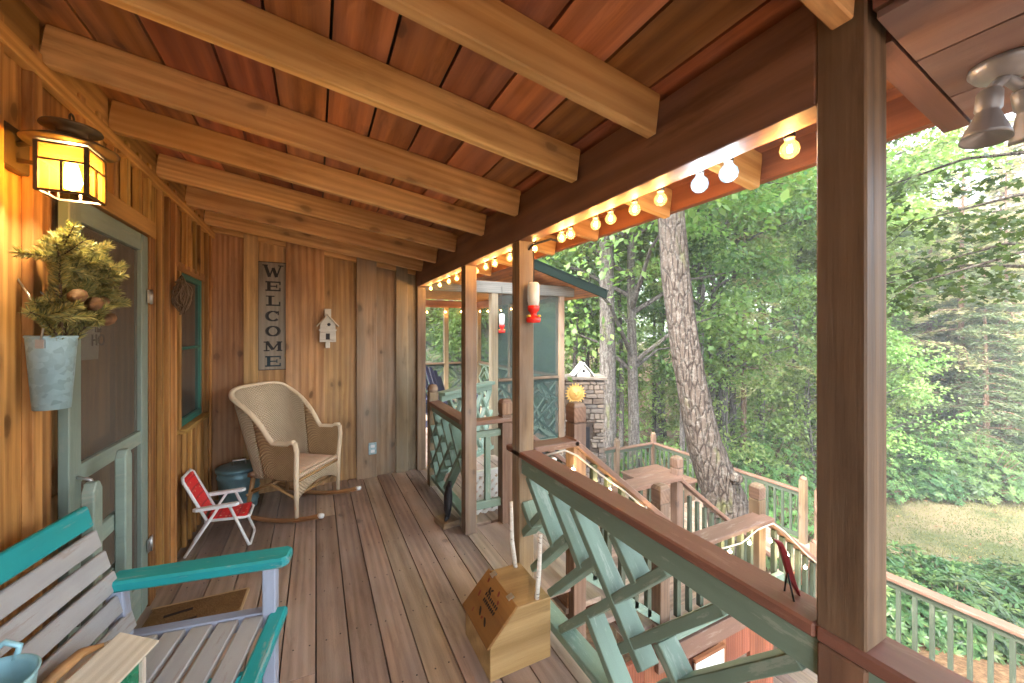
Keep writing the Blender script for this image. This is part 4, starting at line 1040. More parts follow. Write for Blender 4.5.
# hummingbird feeders
t = NT('feeder_bottle'); p_ = t.bsdf((.75,.78,.76), .15, 0, None, .5); p_.inputs['Transmission Weight'].default_value = .35; M['bottle'] = t.mat
t = NT('feeder_red'); p_ = t.bsdf((.62,.02,.015), .25, 0, None, .5); M['plastred'] = t.mat
t = NT('feeder_yellow'); t.bsdf((.7,.45,.05), .35, 0, None, .5); M['plastyel'] = t.mat
def feeder(x, y, z, top, s, label):
    r = tag(empty('hummingbird_feeder', (x, y, z)), label, 'bird feeder', 'hummingbird feeders')
    m = MB(); m.lathe([(0,.09*s),(.028*s,.092*s),(.036*s,.13*s),(.036*s,.225*s),(.03*s,.24*s),(0,.243*s)], (0,0,0), 24); m.build('bottle', M['bottle'], r)
    m = MB(); m.lathe([(0,0),(.038*s,.002),(.043*s,.012*s),(.043*s,.03*s),(.034*s,.036*s),(.018*s,.045*s),(.02*s,.06*s),(.034*s,.075*s),(.036*s,.1*s),(.03*s,.103*s)], (0,0,0), 24); m.build('base', M['plastred'], r)
    for k in range(4):
        a = k*1.571+.4; m = MB(); m.lathe([(0,0),(.012*s,.002),(.009*s,.012*s),(0,.014*s)], (.042*s*math.cos(a),.042*s*math.sin(a),.034*s), 10); m.build('flower_port', M['plastyel'], r)
    m = MB(); m.tube([(0,0,.24*s),(.004,0,(.24*s+top-z)/2),(0,0,top-z)], .003, 6); m.build('hanger', M['black'], r)
feeder(1.062, 1.852, 1.575, 1.97, .92, 'red hummingbird feeder hanging from the post hook')
feeder(2.07, 4.40, 1.52, 2.1, 1.0, 'smaller looking red feeder farther away near the screened porch')

# ------------------------------------------------------------------ lower deck
ld = tag(empty('lower_deck', (5.5, 4.0, -2.0)), 'lower wooden deck round the big leaning tree', 'deck')
m = MB(); 
x = 3.2
while x < 7.3:
    for a, b in ((-3.0, 3.3), (3.3, 6.95)):
        if x > 5.5 and b < 4: continue
        if 5.35 < x+.07 < 6.45 and a > 3: 
            m.box(x, x+.138, a, 3.42, -2.035, -2.0); m.box(x, x+.138, 4.45, b, -2.035, -2.0)
        else: m.box(x, x+.138, a+.001, b-.001, -2.035, -2.0)
    x += .144
part(m, 'floor_boards', M['deck'], ld, .003)
m = MB()
for xx, yy in ((5.5,-2.5),(5.5,.3),(5.5,3.2),(7.2,3.5),(7.2,6.8),(5.3,6.8),(3.4,6.8),(3.4,-2.5)): m.box(xx-.07,xx+.07,yy-.07,yy+.07,-5.0,-2.2)
part(m, 'support_post', M['post'], ld)
m = MB(); m.box(3.2,5.52,-3.03,-3.0,-2.25,-2.03); m.box(5.5,5.53,-3.0,3.3,-2.25,-2.03); m.box(7.3,7.33,3.3,6.95,-2.25,-2.03); m.box(5.53,7.3,3.27,3.3,-2.25,-2.03); m.box(3.2,7.3,6.95,6.98,-2.25,-2.03)
part(m, 'rim_joist', M['fascia'], ld)
def deckrail(p, q, label, zr=-1.14, zf=-2.0, posts=(0,1), w=.09, top='railold', bmat='sage', n0=None):
    p = Vector((*p, 0)); q = Vector((*q, 0)); d = (q-p).normalized(); Lr = (q-p).length; up = Vector((0,0,1))
    r = tag(empty('deck_railing', ((p.x+q.x)/2, (p.y+q.y)/2, zf)), label, 'railing', 'railings round the lower deck')
    m = MB(); m.bar(p+up*zr, q+up*zr, w, .035); part(m, 'top_rail', M[top], r, .004)
    for zq in (zr-.06, zf+.1): m = MB(); m.bar(p+up*zq, q+up*zq, .035, .07); part(m, 'frame_rail', M[bmat], r, .003)
    n = int(Lr/.128)
    for k in range(n):
        c = p+d*((k+.5)*Lr/n)
        m = MB(); m.box(c.x-.017, c.x+.017, c.y-.017, c.y+.017, zf+.1, zr-.03); part(m, 'baluster', M[bmat], r, .002)
    for k in posts:
        c = p+d*(Lr*k); m = MB(); m.box(c.x-.047, c.x+.047, c.y-.047, c.y+.047, zf-.2, zr+.2); m.lathe([(.045,0),(.05,.01),(.05,.035),(.03,.055),(0,.06)], c+up*(zr+.2), 14); part(m, 'post', M['postwarm'], r, .003)
deckrail((7.3,3.65),(7.3,6.9), 'lower deck railing running behind the leaning tree trunk', posts=(0,1))
deckrail((7.25,6.9),(6.15,6.9), 'short lower deck railing behind the wooden deck box', posts=(1,))
deckrail((6.1,6.9),(5.35,6.9), 'lower deck railing stub beside the stone fireplace', posts=(1,), zr=-1.1)
deckrail((5.59,2.2),(5.59,-2.8), 'lower deck railing with red brown top in front of the bushes', posts=(), w=.13, top='railold')
# side stair and its solid panel at the deck edge
sp = tag(empty('gate_panel', (6.6, 3.3, -2)), 'sage green boarded stair panel with sloping cap at the deck edge', 'panel')
m = MB()
A, B_ = Vector((6.85,3.2,0)), Vector((6.0,2.55,0)); nseg = 7
for k in range(nseg):
    a = A.lerp(B_, k/nseg); b = A.lerp(B_, (k+.96)/nseg); zt = -1.2-.5*(k+.5)/nseg
    m.bar(a+Vector((0,0,(zt-2.4)/2)), b+Vector((0,0,(zt-2.4)/2)), .025, zt+2.4)
part(m, 'boards', M['sage'], sp, .002)
m = MB(); m.bar(A+Vector((0,0,-1.14)), B_+Vector((0,0,-1.64)), .14, .035); part(m, 'cap', M['railold'], sp, .003)
for (x, y, z) in ((6.95,3.25,-.92),(6.1,2.9,-1.35)):
    m = MB(); m.box(x-.05,x+.05,y-.05,y+.05,-2.4,z); m.lathe([(.05,0),(.052,.02),(.03,.045),(0,.05)], (x,y,z), 14); part(m, 'post', M['postwarm'], sp, .003)
bo = tag(empty('deck_box', (6.65, 6.1, -2)), 'low wooden storage box with lid on the far corner of the lower deck', 'deck box')
m = MB()
for k in range(9): m.box(6.15+.11*k, 6.255+.11*k, 5.6, 6.7, -1.999, -1.62)
part(m, 'sides', M['postwarm'], bo, .003)
m = MB()
for k in range(8): m.box(6.1, 7.2, 5.56+.145*k, 5.7+.145*k, -1.615, -1.58)
part(m, 'lid', M['railold'], bo, .003)

# ------------------------------------------------------------------ stone fireplace
fp = tag(empty('stone_fireplace', (5.05, 6.75, -2.0), R(-26.6)), 'stacked stone outdoor fireplace with a dark hearth opening', 'fireplace')
t = NT('field_stone'); g = t.attr('gco').outputs['Vector']; rn = t.attr('rnd').outputs['Fac']
c = t.ramp(rn, [(0,(.1,.072,.055)),(.3,(.25,.19,.145)),(.55,(.18,.155,.135)),(.8,(.31,.25,.195)),(1,(.14,.125,.115))])
c = t.mix(t.ramp(t.noise(g, 14, 5, .65), [(.3,.6),(.65,0)]), c, (.12,.1,.085))
t.bsdf(c, .85, 0, t.bump(t.noise(g, 25, 5, .65), .7, .02), .2); M['stone'] = t.mat
rs = random.Random(3); m = MB()
m.box(-.37,.37,-.24,.3,0,2.54, rnd=.0)
z = 0
while z < 2.54:
    hgt = rs.uniform(.05,.13); hgt = min(hgt, 2.56-z)
    for face in range(3):
        s0, s1 = ((-.4,.4),(-.27,.33),(-.27,.33))[face]; s = s0
        while s < s1-.01:
            e = min(s+rs.uniform(.1,.3), s1)
            if s1-e < .06: e = s1
            o_ = rs.uniform(0,.035); zz0, zz1 = z+.006, z+hgt-.006
            if face == 0:
                if not (1.05 < z < 1.6 and s < .12 and e > -.3):
                    m.obox(((s+e)/2, -.27-o_/2, (zz0+zz1)/2), (e-s)/2-.006, .04+o_/2, (zz1-zz0)/2, Matrix.Rotation(rs.uniform(-.03,.03),3,'Y'), 0, rs.random())
            else:
                sx = .38 if face == 1 else -.38
                m.obox((sx+(o_/2 if sx > 0 else -o_/2), (s+e)/2, (zz0+zz1)/2), .04+o_/2, (e-s)/2-.006, (zz1-zz0)/2, None, 0, rs.random())
            s = e
    z += hgt
m.build('stones', M['stone'], fp, .012)
m = MB(); m.box(-.29,.12,-.262,-.241,1.07,1.58); m.build('hearth_opening', M['black'], fp)
m = MB(); m.box(-.46,.46,-.36,.36,2.56,2.62); m.build('cap_slab', M['stone'], fp, .01)
m = MB(); m.box(-.42,.44,-.4,.1,.9,.97); m.build('mantel', M['stone'], fp, .012)
su = tag(empty('sun_ornament', (4.64, 6.40, .31), R(-26.6)), 'gold metal sun face ornament hung on the stone fireplace', 'ornament')
M['gold'] = metal_mat('brushed_gold', (.72,.43,.12), .45, .35)
m = MB(); n = 40; pr_ = []
for k in range(n):
    a = 2*math.pi*k/n; r = .215 if k % 2 == 0 else .155; pr_.append((r*math.cos(a), r*math.sin(a)))
m.prism(pr_, -.006, .006, 'Y'); m.build('rays', M['gold'], su)
m = MB(); m.lathe([(.14,.006),(.13,.02),(.08,.04),(0,.05)], (0,0,0), 28, M=Matrix.Rotation(R(90),3,'X')); m.build('disc', M['gold'], su)
m = MB(); m.lathe([(0,.0),(.016,.01),(0,.02)], (-.045,-.04,.03), 10, M=Matrix.Rotation(R(90),3,'X')); m.lathe([(0,.0),(.016,.01),(0,.02)], (.045,-.04,.03), 10, M=Matrix.Rotation(R(90),3,'X')); m.tube([(0,-.046,.02),(0,-.064,-.02),(0,-.046,-.03)], .012, 8); m.tube([(-.05,-.036,-.055),(0,-.05,-.075),(.05,-.036,-.055)], .009, 8); m.build('face', M['gold'], su)
bh = tag(empty('roof_birdhouse', (4.95, 6.6, .62), R(-20)), 'small pale birdhouse with pitched roof on top of the stone fireplace', 'birdhouse')
m = MB(); m.prism([(-.14,0),(.14,0),(.14,.06),(0,.25),(-.14,.06)], -.12, .12, 'Y'); m.build('body', M['whitewood'], bh, .004)
m = MB(); m.bar((-.22,0,.02),(.01,0,.29), .32, .016, up=(-.76,0,.65)); m.bar((.22,0,.02),(-.01,0,.29), .32, .016, up=(.76,0,.65)); m.build('roof', M['white'], bh, .003)
m = MB(); m.lathe([(0,0),(.028,0),(.028,.004),(0,.004)], (0,-.121,.12), 14, M=Matrix.Rotation(R(90),3,'X')); m.build('opening', M['black'], bh)
# ------------------------------------------------------------------ terrain
def sstep(a, b, x):
    t = min(1, max(0, (x-a)/(b-a))); return t*t*(3-2*t)
def gz(x, y):
    d = x*.85+y*.5
    z = -3.0-1.7*sstep(6, 14, d)
    z += .06*math.sin(x*.7+1)*math.cos(y*.55)+.03*math.sin(x*1.9+y*1.3)
    return z+3.5*sstep(26, 70, d)
def lawn(x, y):
    """1 on the mown clearing"""
    zc = x*.449+y*.8935; xc = x*.8935-y*.449      # depth and offset seen from the porch
    u = abs((zc-11.3)/3.3)**2.5+abs((xc-16)/8.5)**3
    return 1-sstep(.75, 1.15, u+.12*math.sin(x*1.3+y*.9)+.1*math.sin(y*2.1))
def coords(a, b, n, fine0, fine1, step):
    out = [a+(fine0-a)*(i/n)**.5 for i in range(n)]
    k = fine0
    while k < fine1: out.append(k); k += step
    return out+[fine1+(b-fine1)*(i/n)**2 for i in range(n+1)]
xs_ = coords(-30, 88, 10, -4, 32, .5); ys_ = coords(-30, 88, 10, -10, 32, .5)
me = bpy.data.meshes.new('ground')
vs = [(x, y, gz(x, y)) for x in xs_ for y in ys_]; ny = len(ys_)
fs = [(i*ny+j, (i+1)*ny+j, (i+1)*ny+j+1, i*ny+j+1) for i in range(len(xs_)-1) for j in range(ny-1)]
me.from_pydata(vs, [], fs)
at = me.attributes.new('lawn', 'FLOAT', 'POINT'); at.data.foreach_set('value', np.array([lawn(x, y) for x, y, z in vs], dtype=np.float32))
me.polygons.foreach_set('use_smooth', [True]*len(fs))
t = NT('forest_floor_and_lawn'); g = t.n('ShaderNodeTexCoord').outputs['Object']
n1 = t.noise(g, 1.1, 5, .6); n2 = t.noise(g, 14, 4, .65); n3 = t.noise(g, .45, 4, .6)
litter = t.ramp(n2, [(.3,(.07,.04,.022)),(.55,(.16,.095,.05)),(.75,(.25,.16,.09))])
grass = t.ramp(n2, [(.3,(.04,.055,.02)),(.6,(.095,.105,.045)),(.8,(.17,.15,.08))])
dry = t.mix(t.ramp(n3, [(.38,0),(.6,.9)]), grass, (.21,.165,.095))
lf = t.math('ADD', t.attr('lawn').outputs['Fac'], t.math('MULTIPLY', t.math('SUBTRACT', n1, .5), .7))
col = t.mix(t.ramp(lf, [(.35,0),(.6,1)]), litter, dry)
t.bsdf(col, .95, 0, t.bump(n2, .6, .05), .1)
me.materials.append(t.mat)
go = bpy.data.objects.new('ground', me); COL.objects.link(go); tag(go, kind='structure')

# ------------------------------------------------------------------ vegetation
M['leaf'] = leafmat('broad_leaves', (.06,.15,.05), (.13,.25,.08), (.22,.34,.11), .5)
M['leafpale'] = leafmat('pale_leaves', (.12,.21,.06), (.21,.32,.10), (.34,.41,.16), .5)  # paler yellow green leaf colour
M['needle'] = leafmat('conifer_needles', (.07,.115,.055), (.13,.185,.085), (.21,.25,.12), .3, .6)
M['needlepale'] = leafmat('pale_pine_needles', (.17,.18,.085), (.29,.28,.14), (.42,.38,.22), .35, .6)
M['oakleaf'] = leafmat('oak_leaves', (.022,.05,.012), (.045,.09,.018), (.09,.14,.03), .5)  # darkened to read as silhouettes; backlight put into the leaf colour
M['rhodo'] = leafmat('rhododendron_leaves', (.022,.06,.022), (.05,.105,.035), (.13,.18,.06), .3, .4, .3)
def barkmat(name, a, b, lich, amt):
    t = NT(name); g = t.n('ShaderNodeTexCoord').outputs['Object']
    n1 = t.noise(t.map(g, (16,16,3.2)), 1, 5, .7); vo = t.n('ShaderNodeTexVoronoi', Scale=1.0, _feature='DISTANCE_TO_EDGE'); t.l(t.map(g, (15,15,3.4)), vo.inputs['Vector'])
    crack = t.ramp(vo.outputs['Distance'], [(0,0),(.14,1)])
    c = t.mix(t.math('MULTIPLY', crack, n1), a, b)
    l1 = t.noise(g, 17, 6, .75)
    c = t.mix(t.ramp(l1, [(.50,0),(.58,amt)]), c, lich)
    c = t.mix(t.ramp(t.noise(t.map(g, (4,4,1.5), (5,2,1)), 1, 4, .6), [(.6,0),(.72,.55)]), c, (.10,.115,.035))
    h = t.math('ADD', t.math('MULTIPLY', crack, .6), t.math('MULTIPLY', n1, .6))
    t.bsdf(c, .9, 0, t.bump(h, .9, .03), .15); return t.mat
M['bark'] = barkmat('oak_bark', (.03,.022,.018), (.105,.082,.066), (.19,.18,.155), .4)
M['barkgrey'] = barkmat('grey_bark', (.05,.042,.037), (.16,.14,.125), (.26,.255,.235), .4)
M['barkpine'] = barkmat('pine_bark', (.10,.055,.035), (.28,.17,.115), (.36,.29,.23), .3)

def unit(a): return a/(np.linalg.norm(a, axis=1)[:,None]+1e-9)
def broadcrown(name, seed, H, z0, rad, nclump, per, ln, mat, flat=.55, top=1.0):
    """clumps of leaves on limb ends; returns leaf mesh and limb list"""
    r = np.random.default_rng(seed); limbs = []; C = []; D = []; N = []; T = []
    for k in range(nclump):
        u = (k+.5)/nclump; z = z0+(H-z0)*u**.9
        prof = math.sin(math.pi*min(1, .18+.82*(z-z0)/(H-z0)*.98))**.6
        a = k*2.399+r.uniform(-.4,.4); rr = rad*prof*r.uniform(.45,1.05)
        c = np.array([rr*math.cos(a), rr*math.sin(a), z]); zs = z-rr*r.uniform(.25,.6)
        limbs.append((np.array([0,0,max(z0*.6, zs)]), c))
        n = int(per*r.uniform(.6,1.35)); cr = rad*r.uniform(.22,.42)
        tone = r.uniform(-.2,.25)
        # several flat sprays per clump
        ns = 7
        for s in range(ns):
            sc = c+unit(r.normal(size=(1,3)))[0]*np.array([cr,cr,cr*.7])*r.uniform(.2,1)
            m_ = n//ns; p = r.normal(size=(m_,3))*np.array([cr*.42,cr*.42,cr*.42*flat*.5])
            tilt = r.normal(size=2)*.25; p[:,2] += p[:,0]*tilt[0]+p[:,1]*tilt[1]-.12*(p[:,0]**2+p[:,1]**2)/cr
            C.append(sc+p); dd = np.stack([p[:,0],p[:,1],-.35*np.abs(r.normal(size=m_))*cr], 1)+r.normal(size=(m_,3))*cr*.3; D.append(unit(dd))
            N.append(np.array([tilt[0]*-1,tilt[1]*-1,1.0])+r.normal(size=(m_,3))*.45); T.append(np.clip(.5+tone+r.normal(size=m_)*.22, 0, 1))
    C = np.concatenate(C); D = np.concatenate(D); N = np.concatenate(N); T = np.concatenate(T)
    return leafmesh(name, C, D, N, ln*r.uniform(.7,1.25,len(C)), ln*.62*r.uniform(.8,1.2,len(C)), T, mat, .12), limbs
def pinecrown(name, seed, H, z0, rad, mat, per=26, droop=.25, ln=.22):
    r = np.random.default_rng(seed); C = []; D = []; T = []; limbs = []
    z = z0
    while z < H-.2:
        f_ = 1-(z-z0)/(H-z0); R_ = rad*(.25+.75*f_)*r.uniform(.75,1.1); nb = r.integers(3,6); a0 = r.uniform(0,6)
        for b in range(nb):
            a = a0+b*2*math.pi/nb+r.uniform(-.3,.3); Lb = R_*r.uniform(.6,1.05); d = np.array([math.cos(a),math.sin(a),r.uniform(-.1,.25)])
            tip = np.array([0,0,z])+d*Lb-np.array([0,0,droop*Lb]); limbs.append((np.array([0,0,z]), tip)); tone = r.uniform(-.2,.2)
            side = np.array([-d[1],d[0],0])
            for s in range(int(per*Lb)):
                u = r.uniform(.25,1.05); base = np.array([0,0,z])+d*Lb*u-np.array([0,0,droop*Lb*u*u]); w = (1.1-u)*Lb*.45
                p = base+side*r.normal()*w*.8+np.array([0,0,r.normal()*.05])
                m_ = 5
                C.append(p+r.normal(size=(m_,3))*np.array([.1,.1,.05])); D.append(unit(d+side*r.normal()*.7+r.normal(size=(m_,3))*.45)); T.append(np.clip(.5+tone+r.normal(size=m_)*.2,0,1))
        z += r.uniform(.35,.7)*(H/12)
    C = np.concatenate(C); D = np.concatenate(D); T = np.concatenate(T)
    return leafmesh(name, C, D, r.normal(size=C.shape)+np.array([0,0,.8]), ln*r.uniform(.7,1.3,len(C)), ln*.2, T, mat, .05), limbs
def trunkmesh(name, path, rads, limbs, mat, n=14, lr=.3):
    m = MB(); m.tube(path, rads, n)
    P = [np.array(p) for p in path]
    def axis_at(z):
        for a, b in zip(P[:-1], P[1:]):
            if a[2] <= z <= b[2]: return a+(b-a)*(z-a[2])/(b[2]-a[2]+1e-9)
        return P[-1] if z > P[-1][2] else P[0]
    for a, c in limbs:
        s = axis_at(a[2]); e = c
        mid = s+(e-s)*.5+np.array([0,0,.1*np.linalg.norm(e-s)])
        L_ = np.linalg.norm(e-s); r0 = min(lr*rads[0], .02+L_*.022)
        m.tube([s, mid, e], [r0, r0*.6, r0*.15], 5, cap=False)
    return m.mesh(name, mat)
class Kind: pass
def makekind(name, seed, H, r0, crown, limbs, bark, lean=.25, z00=-.4):
    rg = random.Random(seed); path = []; rads = []
    for i in range(9):
        u = i/8; path.append((lean*math.sin(u*3+seed)*u, lean*math.cos(u*2.3+seed*2)*u-lean*math.cos(seed*2)*0*u, z00+(H-z00)*u)); rads.append(r0*(1.35 if i == 0 else 1)*(1-u)**.8+.012)
    k = Kind(); k.trunk = trunkmesh(name+'_trunk', path, rads, limbs, bark); k.crown = crown; k.name = name; return k
KIND = {}
for i, (H, z0, rad, nc, per, mat) in enumerate([(15,4.6,3.6,30,400,'leaf'),(13,3.0,3.2,28,380,'leafpale'),(17,6.5,4.0,30,420,'leaf')]):
    c, l = broadcrown(f'broad_crown_{i}', 20+i, H, z0, rad, nc, per, .17, M[mat]); KIND[f'broad{i}'] = makekind('broadleaf_tree', 3+i, H*.93, .17+.03*i, c, l, M['barkgrey'])
c, l = broadcrown('sapling_crown', 31, 6.5, .9, 1.9, 22, 260, .13, M['leafpale'], .35); KIND['sap'] = makekind('sapling', 9, 6.2, .05, c, l, M['barkgrey'], .3)
c, l = broadcrown('pole_crown', 37, 15, 8.0, 2.6, 18, 380, .16, M['leafpale']); KIND['pole'] = makekind('broadleaf_tree', 8, 14.2, .10, c, l, M['barkgrey'], .5)
c, l = broadcrown('understory_crown', 33, 8.5, 1.6, 2.5, 20, 280, .14, M['leafpale'], .4); KIND['under'] = makekind('understory_tree', 12, 8, .07, c, l, M['barkgrey'], .35)
for i, (H, z0, rad, mat) in enumerate([(14,1.0,2.7,'needle'),(19,6.5,3.2,'needlepale'),(11,.7,2.3,'needle')]):
    c, l = pinecrown(f'pine_crown_{i}', 50+i, H, z0, rad, M[mat], 30 if i != 1 else 20); KIND[f'pine{i}'] = makekind('pine_tree', 15+i, H, .15, c, l, M['barkpine'], .12)
def bushcrown(name, seed, rad, H, n, ln, mat):
    r = np.random.default_rng(seed); C=[];D=[];N=[];T=[]; st=[]
    for k in range(n):
        d = unit(r.normal(size=(1,3)))[0]; d[2] = abs(d[2]); q = r.uniform(.55,1.0); c = np.array([d[0]*rad*q, d[1]*rad*q, .12+d[2]*H*q])
        st.append(c); ax = unit((d+np.array([0,0,.6]))[None])[0]; m_ = r.integers(7,12); a = r.uniform(0,6)+np.arange(m_)*2*math.pi/m_
        e1 = unit(np.cross(ax, r.normal(size=3))[None])[0]; e2 = np.cross(ax, e1)
        dirs = e1*np.cos(a)[:,None]+e2*np.sin(a)[:,None]+ax*r.uniform(-.35,.5,size=(m_,1)); dirs = unit(dirs)
        C.append(c+dirs*ln*.55); D.append(dirs); N.append(ax+r.normal(size=(m_,3))*.2); T.append(np.clip(r.uniform(.1,.8)+r.normal(size=m_)*.12,0,1))
    C=np.concatenate(C);D=np.concatenate(D);N=np.concatenate(N);T=np.concatenate(T)
    m = MB()
    for c in st[::3]: m.tube([(c[0]*.15,c[1]*.15,-.2),(c[0]*.6,c[1]*.6,c[2]*.55),tuple(c)], [.02,.014,.005], 5)
    k = Kind(); k.crown = leafmesh(name, C, D, N, ln*r.uniform(.75,1.2,len(C)), ln*.36, T, mat, .1); k.trunk = m.mesh(name+'_stem', M['twig']); k.name = 'rhododendron'; return k
KIND['rhodo'] = bushcrown('rhododendron_leaves', 71, 1.0, 1.25, 330, .15, M['rhodo'])
KIND['bush'] = bushcrown('bush_leaves', 72, 1.1, 1.3, 520, .09, M['leaf']); KIND['bush'].name = 'bush'

CAT = {'broadleaf_tree':'tree','sapling':'tree','understory_tree':'tree','pine_tree':'tree','rhododendron':'shrub','bush':'shrub'}
protos = {}
def plant(kind, x, y, s, rz, label, group=None, z=None, name=None):
    k = KIND[kind]
    if kind not in protos:
        r = empty(k.name)
        for nm, me_ in (('trunk' if CAT[k.name] == 'tree' else 'stems', k.trunk), ('crown' if CAT[k.name] == 'tree' else 'foliage', k.crown)):
            o = bpy.data.objects.new(nm, me_); COL.objects.link(o); o.parent = r
        protos[kind] = r
    else:
        src = protos[kind]; r = src.copy(); COL.objects.link(r)
        for ch in src.children: c = ch.copy(); COL.objects.link(c); c.parent = r
        if 'group' in r: del r['group']
    r.location = (x, y, gz(x, y) if z is None else z); r.scale = (s, s, s*random.uniform(.94,1.08)); r.rotation_euler = (0,0,rz)
    tag(r, label, CAT[k.name], group); return r

# the big leaning tree that grows through the lower deck
lt = tag(empty('leaning_tree', (5.72, 3.85, -3.1)), 'big lichen spotted tree trunk leaning left through the lower deck', 'tree')
path = [(.1,-.02,-.3),(.1,0,.3),(.1,0,1.0),(.04,.02,1.6),(-.14,.08,2.2),(-.40,.16,2.9),(-.58,.22,3.7),(-.70,.30,4.6),(-.80,.36,5.5),(-.86,.40,6.4),(-.86,.5,8),(-.7,.6,10),(-.5,.6,12.5)]
rads = [.46,.41,.37,.335,.29,.245,.212,.2,.195,.19,.16,.11,.04]
cr, limbs = broadcrown('leaning_tree_crown', 5, 14, 7.4, 3.8, 30, 620, .13, M['leaf'])
m = MB()
pp = []
for a, b, ra, rb in zip(path[:-1], path[1:], rads[:-1], rads[1:]):
    for q in range(4): pp.append((tuple(Vector(a).lerp(Vector(b), q/4)), ra+(rb-ra)*q/4))
m.tube([p for p, r in pp]+[path[-1]], [r for p, r in pp]+[rads[-1]], 28)
rg = random.Random(2)
bump_ = []
for i, v in enumerate(m.v):
    k = i % 28; j = i//28
    c = Vector(pp[min(j, len(pp)-1)][0]); d = Vector(v)-c
    f_ = 1+.05*math.sin(k*1.1+j*.21)+.045*math.sin(k*2.3-j*.37)+rg.uniform(-.025,.025)
    bump_.append(tuple(c+d*f_))
m.v = bump_
for kx, kz, kr in ((-.02,1.75,.17),(.1,1.3,.13),(-.35,2.5,.1)):
    m.lathe([(0,-.1),(kr*.6,-.07),(kr,0),(kr*.6,.07),(0,.1)], (kx+.1,-.24,kz), 12, M=Matrix.Rotation(R(70),3,'X'))
for a, c in limbs: m.tube([(-.8,.5,a[2]),tuple((np.array([-.8,.5,a[2]])+c)/2+np.array([0,0,.3])),tuple(c)], [.06,.04,.008], 6, cap=False)
m.build('trunk', M['bark'], lt)
o = bpy.data.objects.new('crown', cr); COL.objects.link(o); o.parent = lt
# oak leaves (lobed) hanging low in front of the clearing: a tree standing out of frame on the right
def lobed(name, seed, sprays, per, ln, mat):
    r = np.random.default_rng(seed); vs = []; fs = []; T = []
    shape = [(0,0),(.1,.16),(.3,.12),(.42,.36),(.52,.16),(.68,.30),(.76,.12),(1,0),(.76,-.12),(.68,-.30),(.52,-.16),(.42,-.36),(.3,-.12),(.1,-.16)]
    for c in sprays:
        for _ in range(per):
            p = np.array(c)+r.normal(size=3)*np.array([.24,.24,.09]); d = unit((np.array([r.normal(),r.normal(),-.35]))[None])[0]; n = unit((np.array([0,0,1])+r.normal(size=3)*.5)[None])[0]
            s = np.cross(n, d); s /= np.linalg.norm(s); L_ = ln*r.uniform(.6,1.2); b = len(vs); tt = np.clip(.5+r.normal()*.25, 0, 1)
            for u, v in shape: vs.append(p+d*u*L_+s*v*L_+np.cross(d,s)*(abs(v)*.12-.1*u*u)*L_)
            fs.append([b+i for i in range(14)]); T.append(tt)
    me = bpy.data.meshes.new(name); me.from_pydata([tuple(v) for v in vs], [], fs); at = me.attributes.new('rnd','FLOAT','FACE'); at.data.foreach_set('value', np.array(T, dtype=np.float32)); me.materials.append(mat); return me
ok = tag(empty('oak_tree', (8.6, .55, gz(8.6,.55))), 'oak with lobed leaves hanging low over the clearing near the flood lamp', 'tree')
zb = gz(8.6,.55)
m = MB(); m.tube([(0,0,-.3),(.03,0,2),(-.05,.05,4.5),(.1,.1,7),(.3,0,10)], [.26,.2,.18,.14,.05], 16)
sprays = []; rg = random.Random(21)
for b in range(24):
    z = rg.uniform(4.9, 8.5); a = rg.uniform(1.2, 5.0) if b < 17 else rg.uniform(0, 6.28); Lb = rg.uniform(1.6, 4.2)
    st0 = Vector((0,0,z)); tip = st0+Vector((math.cos(a)*Lb, math.sin(a)*Lb, rg.uniform(.1,.9)-.12*Lb)); mid = st0.lerp(tip,.5)+Vector((0,0,.3))
    m.tube([st0, mid, tip, tip+Vector((math.cos(a)*.4,math.sin(a)*.4,-.35))], [.035,.022,.01,.004], 6, cap=False)
    for q in range(9):
        u = rg.uniform(.35,1.1); c = (st0.lerp(mid,u*2) if u < .5 else mid.lerp(tip,(u-.5)*2))+Vector((rg.uniform(-.5,.5),rg.uniform(-.5,.5),rg.uniform(-.4,.15))); sprays.append(tuple(c))
m.build('trunk', M['bark'], ok)
o = bpy.data.objects.new('crown', lobed('oak_leaves', 8, sprays, 26, .15, M['oakleaf'])); COL.objects.link(o); o.parent = ok

# individual trunks one can tell apart
def polar(px, d):
    a = px-512.; f_ = 390.; th = math.atan((512-316)/f_); k = d/f_
    return ((a*math.cos(th)+f_*math.sin(th))*k, (-a*math.sin(th)+f_*math.cos(th))*k)
for kind, px, d, s, lab in [
    ('broad2',606,10.8,1.15,'tall grey tree trunk just right of the stone fireplace'),
    ('broad0',636,11.5,1.05,'dark leaning forest trunk between fireplace and the big leaning tree'),
    ('broad2',586,15,.85,'pale tree trunk rising behind the stone fireplace'),
    ('broad0',711,14.5,.85,'dark straight trunk right of the big leaning tree'),
    ('pine1',743,15,.75,'thin pale trunk standing left of the nearest post'),
    ('pine1',962,18,.85,'tall thin pine behind the clearing below the flood lamp'),
    ('pine1',1008,17,.8,'tall pine with reddish trunk at the right picture edge'),
    ('pine1',930,21,.9,'pale pine standing behind the clearing left of the thin pine'),
    ]:
    x, y = polar(px, d); plant(kind, x, y, s, random.uniform(0,6.28), lab)
rg = random.Random(77)
def scatter(n, kinds, px0, px1, d0, d1, smin, smax, label, group, avoid=True):
    k = 0; tries = 0
    while k < n and tries < n*30:
        tries += 1
        px = rg.uniform(px0, px1); d = rg.uniform(d0, d1); x, y = polar(px, d)
        if avoid and lawn(x, y) > .02: continue
        if x < 7.9 and y < 7.6 and x > -2: continue
        plant(rg.choice(kinds), x, y, rg.uniform(smin, smax), rg.uniform(0,6.28), label, group); k += 1
scatter(15, ['sap'], 560, 880, 12.5, 20, .8, 1.25, 'slender bright green sapling in the woods behind the deck', 'saplings behind the deck')
